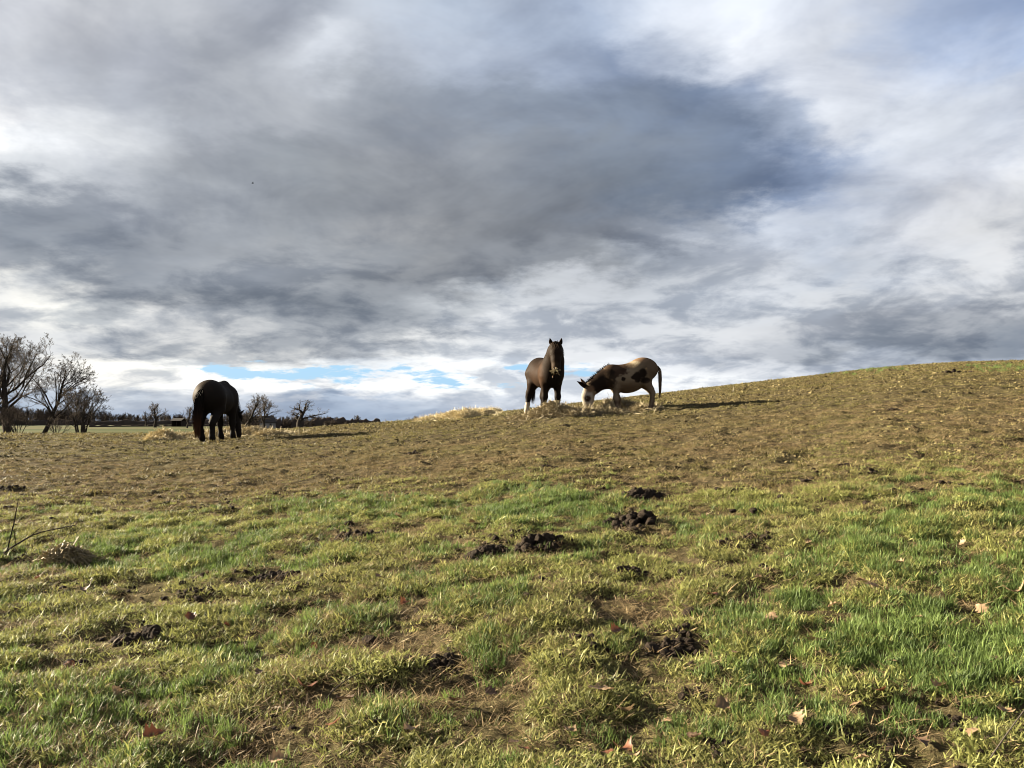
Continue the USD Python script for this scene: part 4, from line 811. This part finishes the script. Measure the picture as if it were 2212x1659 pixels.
def far_wood():
    rng = np.random.default_rng(200); root = path_for('far_wood'); pi = UsdGeom.PointInstancer.Define(stage, root); tg = []
    for i in range(6):
        lv = grow(np.random.default_rng(210 + i), 10.0, .22, .5, 3, .15, (12, 7, 6), .12, .3, rmin=.05); a, b, c = tree_meshes(lv)
        v, f = join([a, b, c]); m = usdkit.mesh(stage, f'{root}/wood_tree_{i+1:03d}', (v, f), M_brush); tg.append(m.GetPath())
    P, S_, W = [], [], []
    for k in range(620):
        t = rng.uniform(0, 1); px = -90 + 430 * t; Y = (290 + 330 * t ** .8) + rng.uniform(0, 70)
        X, Y, Z = beyond(px, Y); P.append((X, Y, Z - .3)); S_.append(rng.uniform(.55, 1.0) * (1.0 - .42*min(t*1.6, 1))); W.append(rng.integers(0, 6))
    n = len(P); pi.CreatePrototypesRel().SetTargets(tg); pi.CreatePositionsAttr(Vt.Vec3fArray.FromNumpy(np.array(P, np.float32))); pi.CreateScalesAttr(Vt.Vec3fArray.FromNumpy(np.repeat(np.array(S_, np.float32)[:, None], 3, 1)))
    a = rng.uniform(0, np.pi, n); pi.CreateOrientationsAttr(Vt.QuathArray([Gf.Quath(math.cos(q), 0, 0, math.sin(q)) for q in a])); pi.CreateProtoIndicesAttr(Vt.IntArray.FromNumpy(np.array(W, np.int32)))
    tag(pi, 'dark band of leafless woodland along the far side of the fields', 'woodland', None, 'stuff')
far_wood()

# ------------------------------------------------------------------ buildings far off
def box(x0, x1, y0, y1, z0, z1): m = trimesh.creation.box([x1-x0, y1-y0, z1-z0]); m.apply_translation([(x0+x1)/2, (y0+y1)/2, (z0+z1)/2]); return np.array(m.vertices), np.array(m.faces)
def gable(w, d, z, h, o, t=.18):
    """A pitched roof with its ridge along y."""
    p = []
    for s in (-1, 1):
        a = np.array([[0, z+h], [s*(w/2+o), z - o*h/(w/2)], [s*(w/2+o), z - o*h/(w/2) + t], [0, z+h+t]]); v = np.array([[x, y, q] for y in (-d/2-o, d/2+o) for x, q in a])
        p.append((v, trimesh.convex.convex_hull(v).faces if False else np.array([[0,1,2],[0,2,3],[4,6,5],[4,7,6],[0,4,5],[0,5,1],[1,5,6],[1,6,2],[2,6,7],[2,7,3],[3,7,4],[3,4,0]])))
    return join(p)
M_white = plain('white_board_look', (.17, .165, .155), .8, .1, (.24, .235, .22), 1.5); M_roof = plain('dark_roof_look', (.020, .019, .019), .9, .05, (.035, .033, .032), 2.0); M_pane = plain('window_pane_look', (.02, .024, .03), .1, .6); M_shed = plain('shed_board_look', (.015, .012, .010), .95, .05, (.028, .023, .020), 2.0)
X, Y, Z = beyond(265, 225); hs = thing('white_house', 'white boarded house with dark pitched roof behind the bare trees', 'house', (X, Y, Z - .3), -.9)
UsdGeom.Xformable(hs).AddScaleOp().Set(Gf.Vec3f(.62, .62, .62))
for k in range(12): obj('board', box(-3.2 - .012*(k % 2), 3.2 + .012*(k % 2), -3.5 - .012*(k % 2), 3.5 + .012*(k % 2), k*.27, k*.27 + .27), M_white, hs)
w = np.array([[-3.2, y, 3.24] for y in (-3.5, 3.5)] + [[3.2, y, 3.24] for y in (-3.5, 3.5)] + [[0, y, 5.6] for y in (-3.5, 3.5)]); obj('gable_wall', (w, np.array([[0, 2, 4], [1, 5, 3], [0, 1, 3], [0, 3, 2], [0, 4, 5], [0, 5, 1], [2, 3, 5], [2, 5, 4]])), M_white, hs)
rf = obj('roof', gable(6.4, 7.0, 3.28, 2.4, .5), M_roof, hs); obj('chimney', box(-.35, .35, .6, 1.3, 5.2, 6.7), M_roof, rf)
for x in (-1.9, 0, 1.9): fr_ = obj('window', box(x-.5, x+.5, -3.58, -3.515, 1.2, 2.6), M_white, hs); obj('pane', box(x-.42, x+.42, -3.60, -3.582, 1.28, 2.52), M_pane, fr_)
for y in (-1.8, 1.2): fr_ = obj('window', box(3.215, 3.28, y-.5, y+.5, 1.2, 2.6), M_white, hs); obj('pane', box(3.282, 3.30, y-.42, y+.42, 1.28, 2.52), M_pane, fr_)
X, Y, Z = beyond(179, 290); sh = thing('field_shed', 'low dark shed in the far field left of the black horse', 'shed', (X, Y, Z), -.25)
obj('wall', box(-1.9, 1.9, 1.4, 1.5, 0, 2.1), M_shed, sh); obj('wall', box(-1.9, -1.8, -1.5, 1.398, 0, 2.1), M_shed, sh); obj('wall', box(1.8, 1.9, -1.5, 1.398, 0, 2.1), M_shed, sh); obj('front_post', box(-.08, .08, -1.5, -1.35, 0, 2.1), M_shed, sh)
r_ = gable(3.2, 3.9, 2.12, .8, .25, .12); obj('roof', (r_[0][:, [1, 0, 2]], r_[1][:, ::-1]), M_roof, sh)
def bank(label, pxs, Ys, h, w, seed, mat, name, cat):
    t = np.linspace(0, 1, 120); px, Y = np.interp(t, [0, 1], pxs), np.interp(t, [0, 1], Ys); X = (px - 512)/FPX*Y; a = np.linspace(0, np.pi, 7)
    hh = h * (.5 + fbm(np.stack([t*40, t*0, t*0 + seed], -1), 3, seed)); Z = land(X, Y)
    V = np.stack([np.repeat(X[:, None], 7, 1), Y[:, None] + w*np.cos(a)[None], Z[:, None] - .1 + hh[:, None]*np.sin(a)[None]], -1).reshape(-1, 3); i, j = np.meshgrid(np.arange(119), np.arange(6), indexing='ij'); q = np.stack([i*7+j, i*7+j+1, (i+1)*7+j+1, (i+1)*7+j], -1).reshape(-1, 4)
    tag(obj(name, (V, np.vstack([q[:, [0, 1, 2]], q[:, [0, 2, 3]]])), mat, smooth=True), label, cat)
bank('dark undergrowth along the foot of the far wood', (-90, 345), (292, 640), 2.6, 4.0, 5, M_brush, 'wood_undergrowth', 'undergrowth')
bank('dark low hedge across the far fields below the wood', (90, 250), (270, 330), .7, .8, 3, M_brush, 'hedgerow', 'hedge')
bank('low brown hedge beyond the pasture under the gnarled oak', (232, 380), (215, 265), 2.6, 1.5, 4, M_brush, 'hedgerow', 'hedge')
def brush_heap():
    rng = np.random.default_rng(9); X, Y, Z = beyond(302 * D, 90); n = 260; c = np.stack([rng.normal(0, .8, n), rng.normal(0, .5, n), np.abs(rng.normal(0, .22, n))], -1); d = rng.normal(0, 1, (n, 3)) * (1, 1, .3); d /= np.linalg.norm(d, axis=1, keepdims=True)
    root = thing('brush_heap', 'low dark heap of cut brush just beyond the pasture at the left', 'brush heap', (X, Y, Z)); tag(obj('sticks', tubes(np.stack([c - d*.5, c, c + d*.5], 1), np.full((n, 3), .03), 4), M_brush, root), kind='stuff')
brush_heap()

# ------------------------------------------------------------------ a bird high up
def bird():
    Y = 60.0; X = (546 * D - 512) / FPX * Y; Z = EYE + (HOR - 396 * D) / FPX * Y; root = thing('bird', 'tiny dark bird high against the grey clouds', 'bird', (X, Y, Z), .6); UsdGeom.Xformable(root).AddScaleOp().Set(Gf.Vec3f(.55, .55, .55))
    b = trimesh.creation.icosphere(2, 1.0); b.apply_scale([.13, .04, .045]); obj('body', b, M_blackhair, root, True)
    for s in (-1, 1):
        v = np.array([[.05, s*.02, .01], [-.06, s*.02, .01], [.05, s*.12, .07], [-.05, s*.12, .07], [-.02, s*.22, .16], [-.07, s*.22, .15]]); v = np.vstack([v, v - (0, 0, .012)]); f = np.array([[0, 1, 2], [1, 3, 2], [2, 3, 4], [3, 5, 4]]); obj('wing', (v, np.vstack([f, f[:, ::-1] + 6])), M_blackhair, root)
    v = np.array([[-.10, .02, 0], [-.10, -.02, 0], [-.2, .04, 0], [-.2, -.04, 0]]); v = np.vstack([v, v - (0, 0, .01)]); obj('tail', (v, np.array([[0, 1, 2], [1, 3, 2], [4, 6, 5], [5, 6, 7]])), M_blackhair, root)
bird()
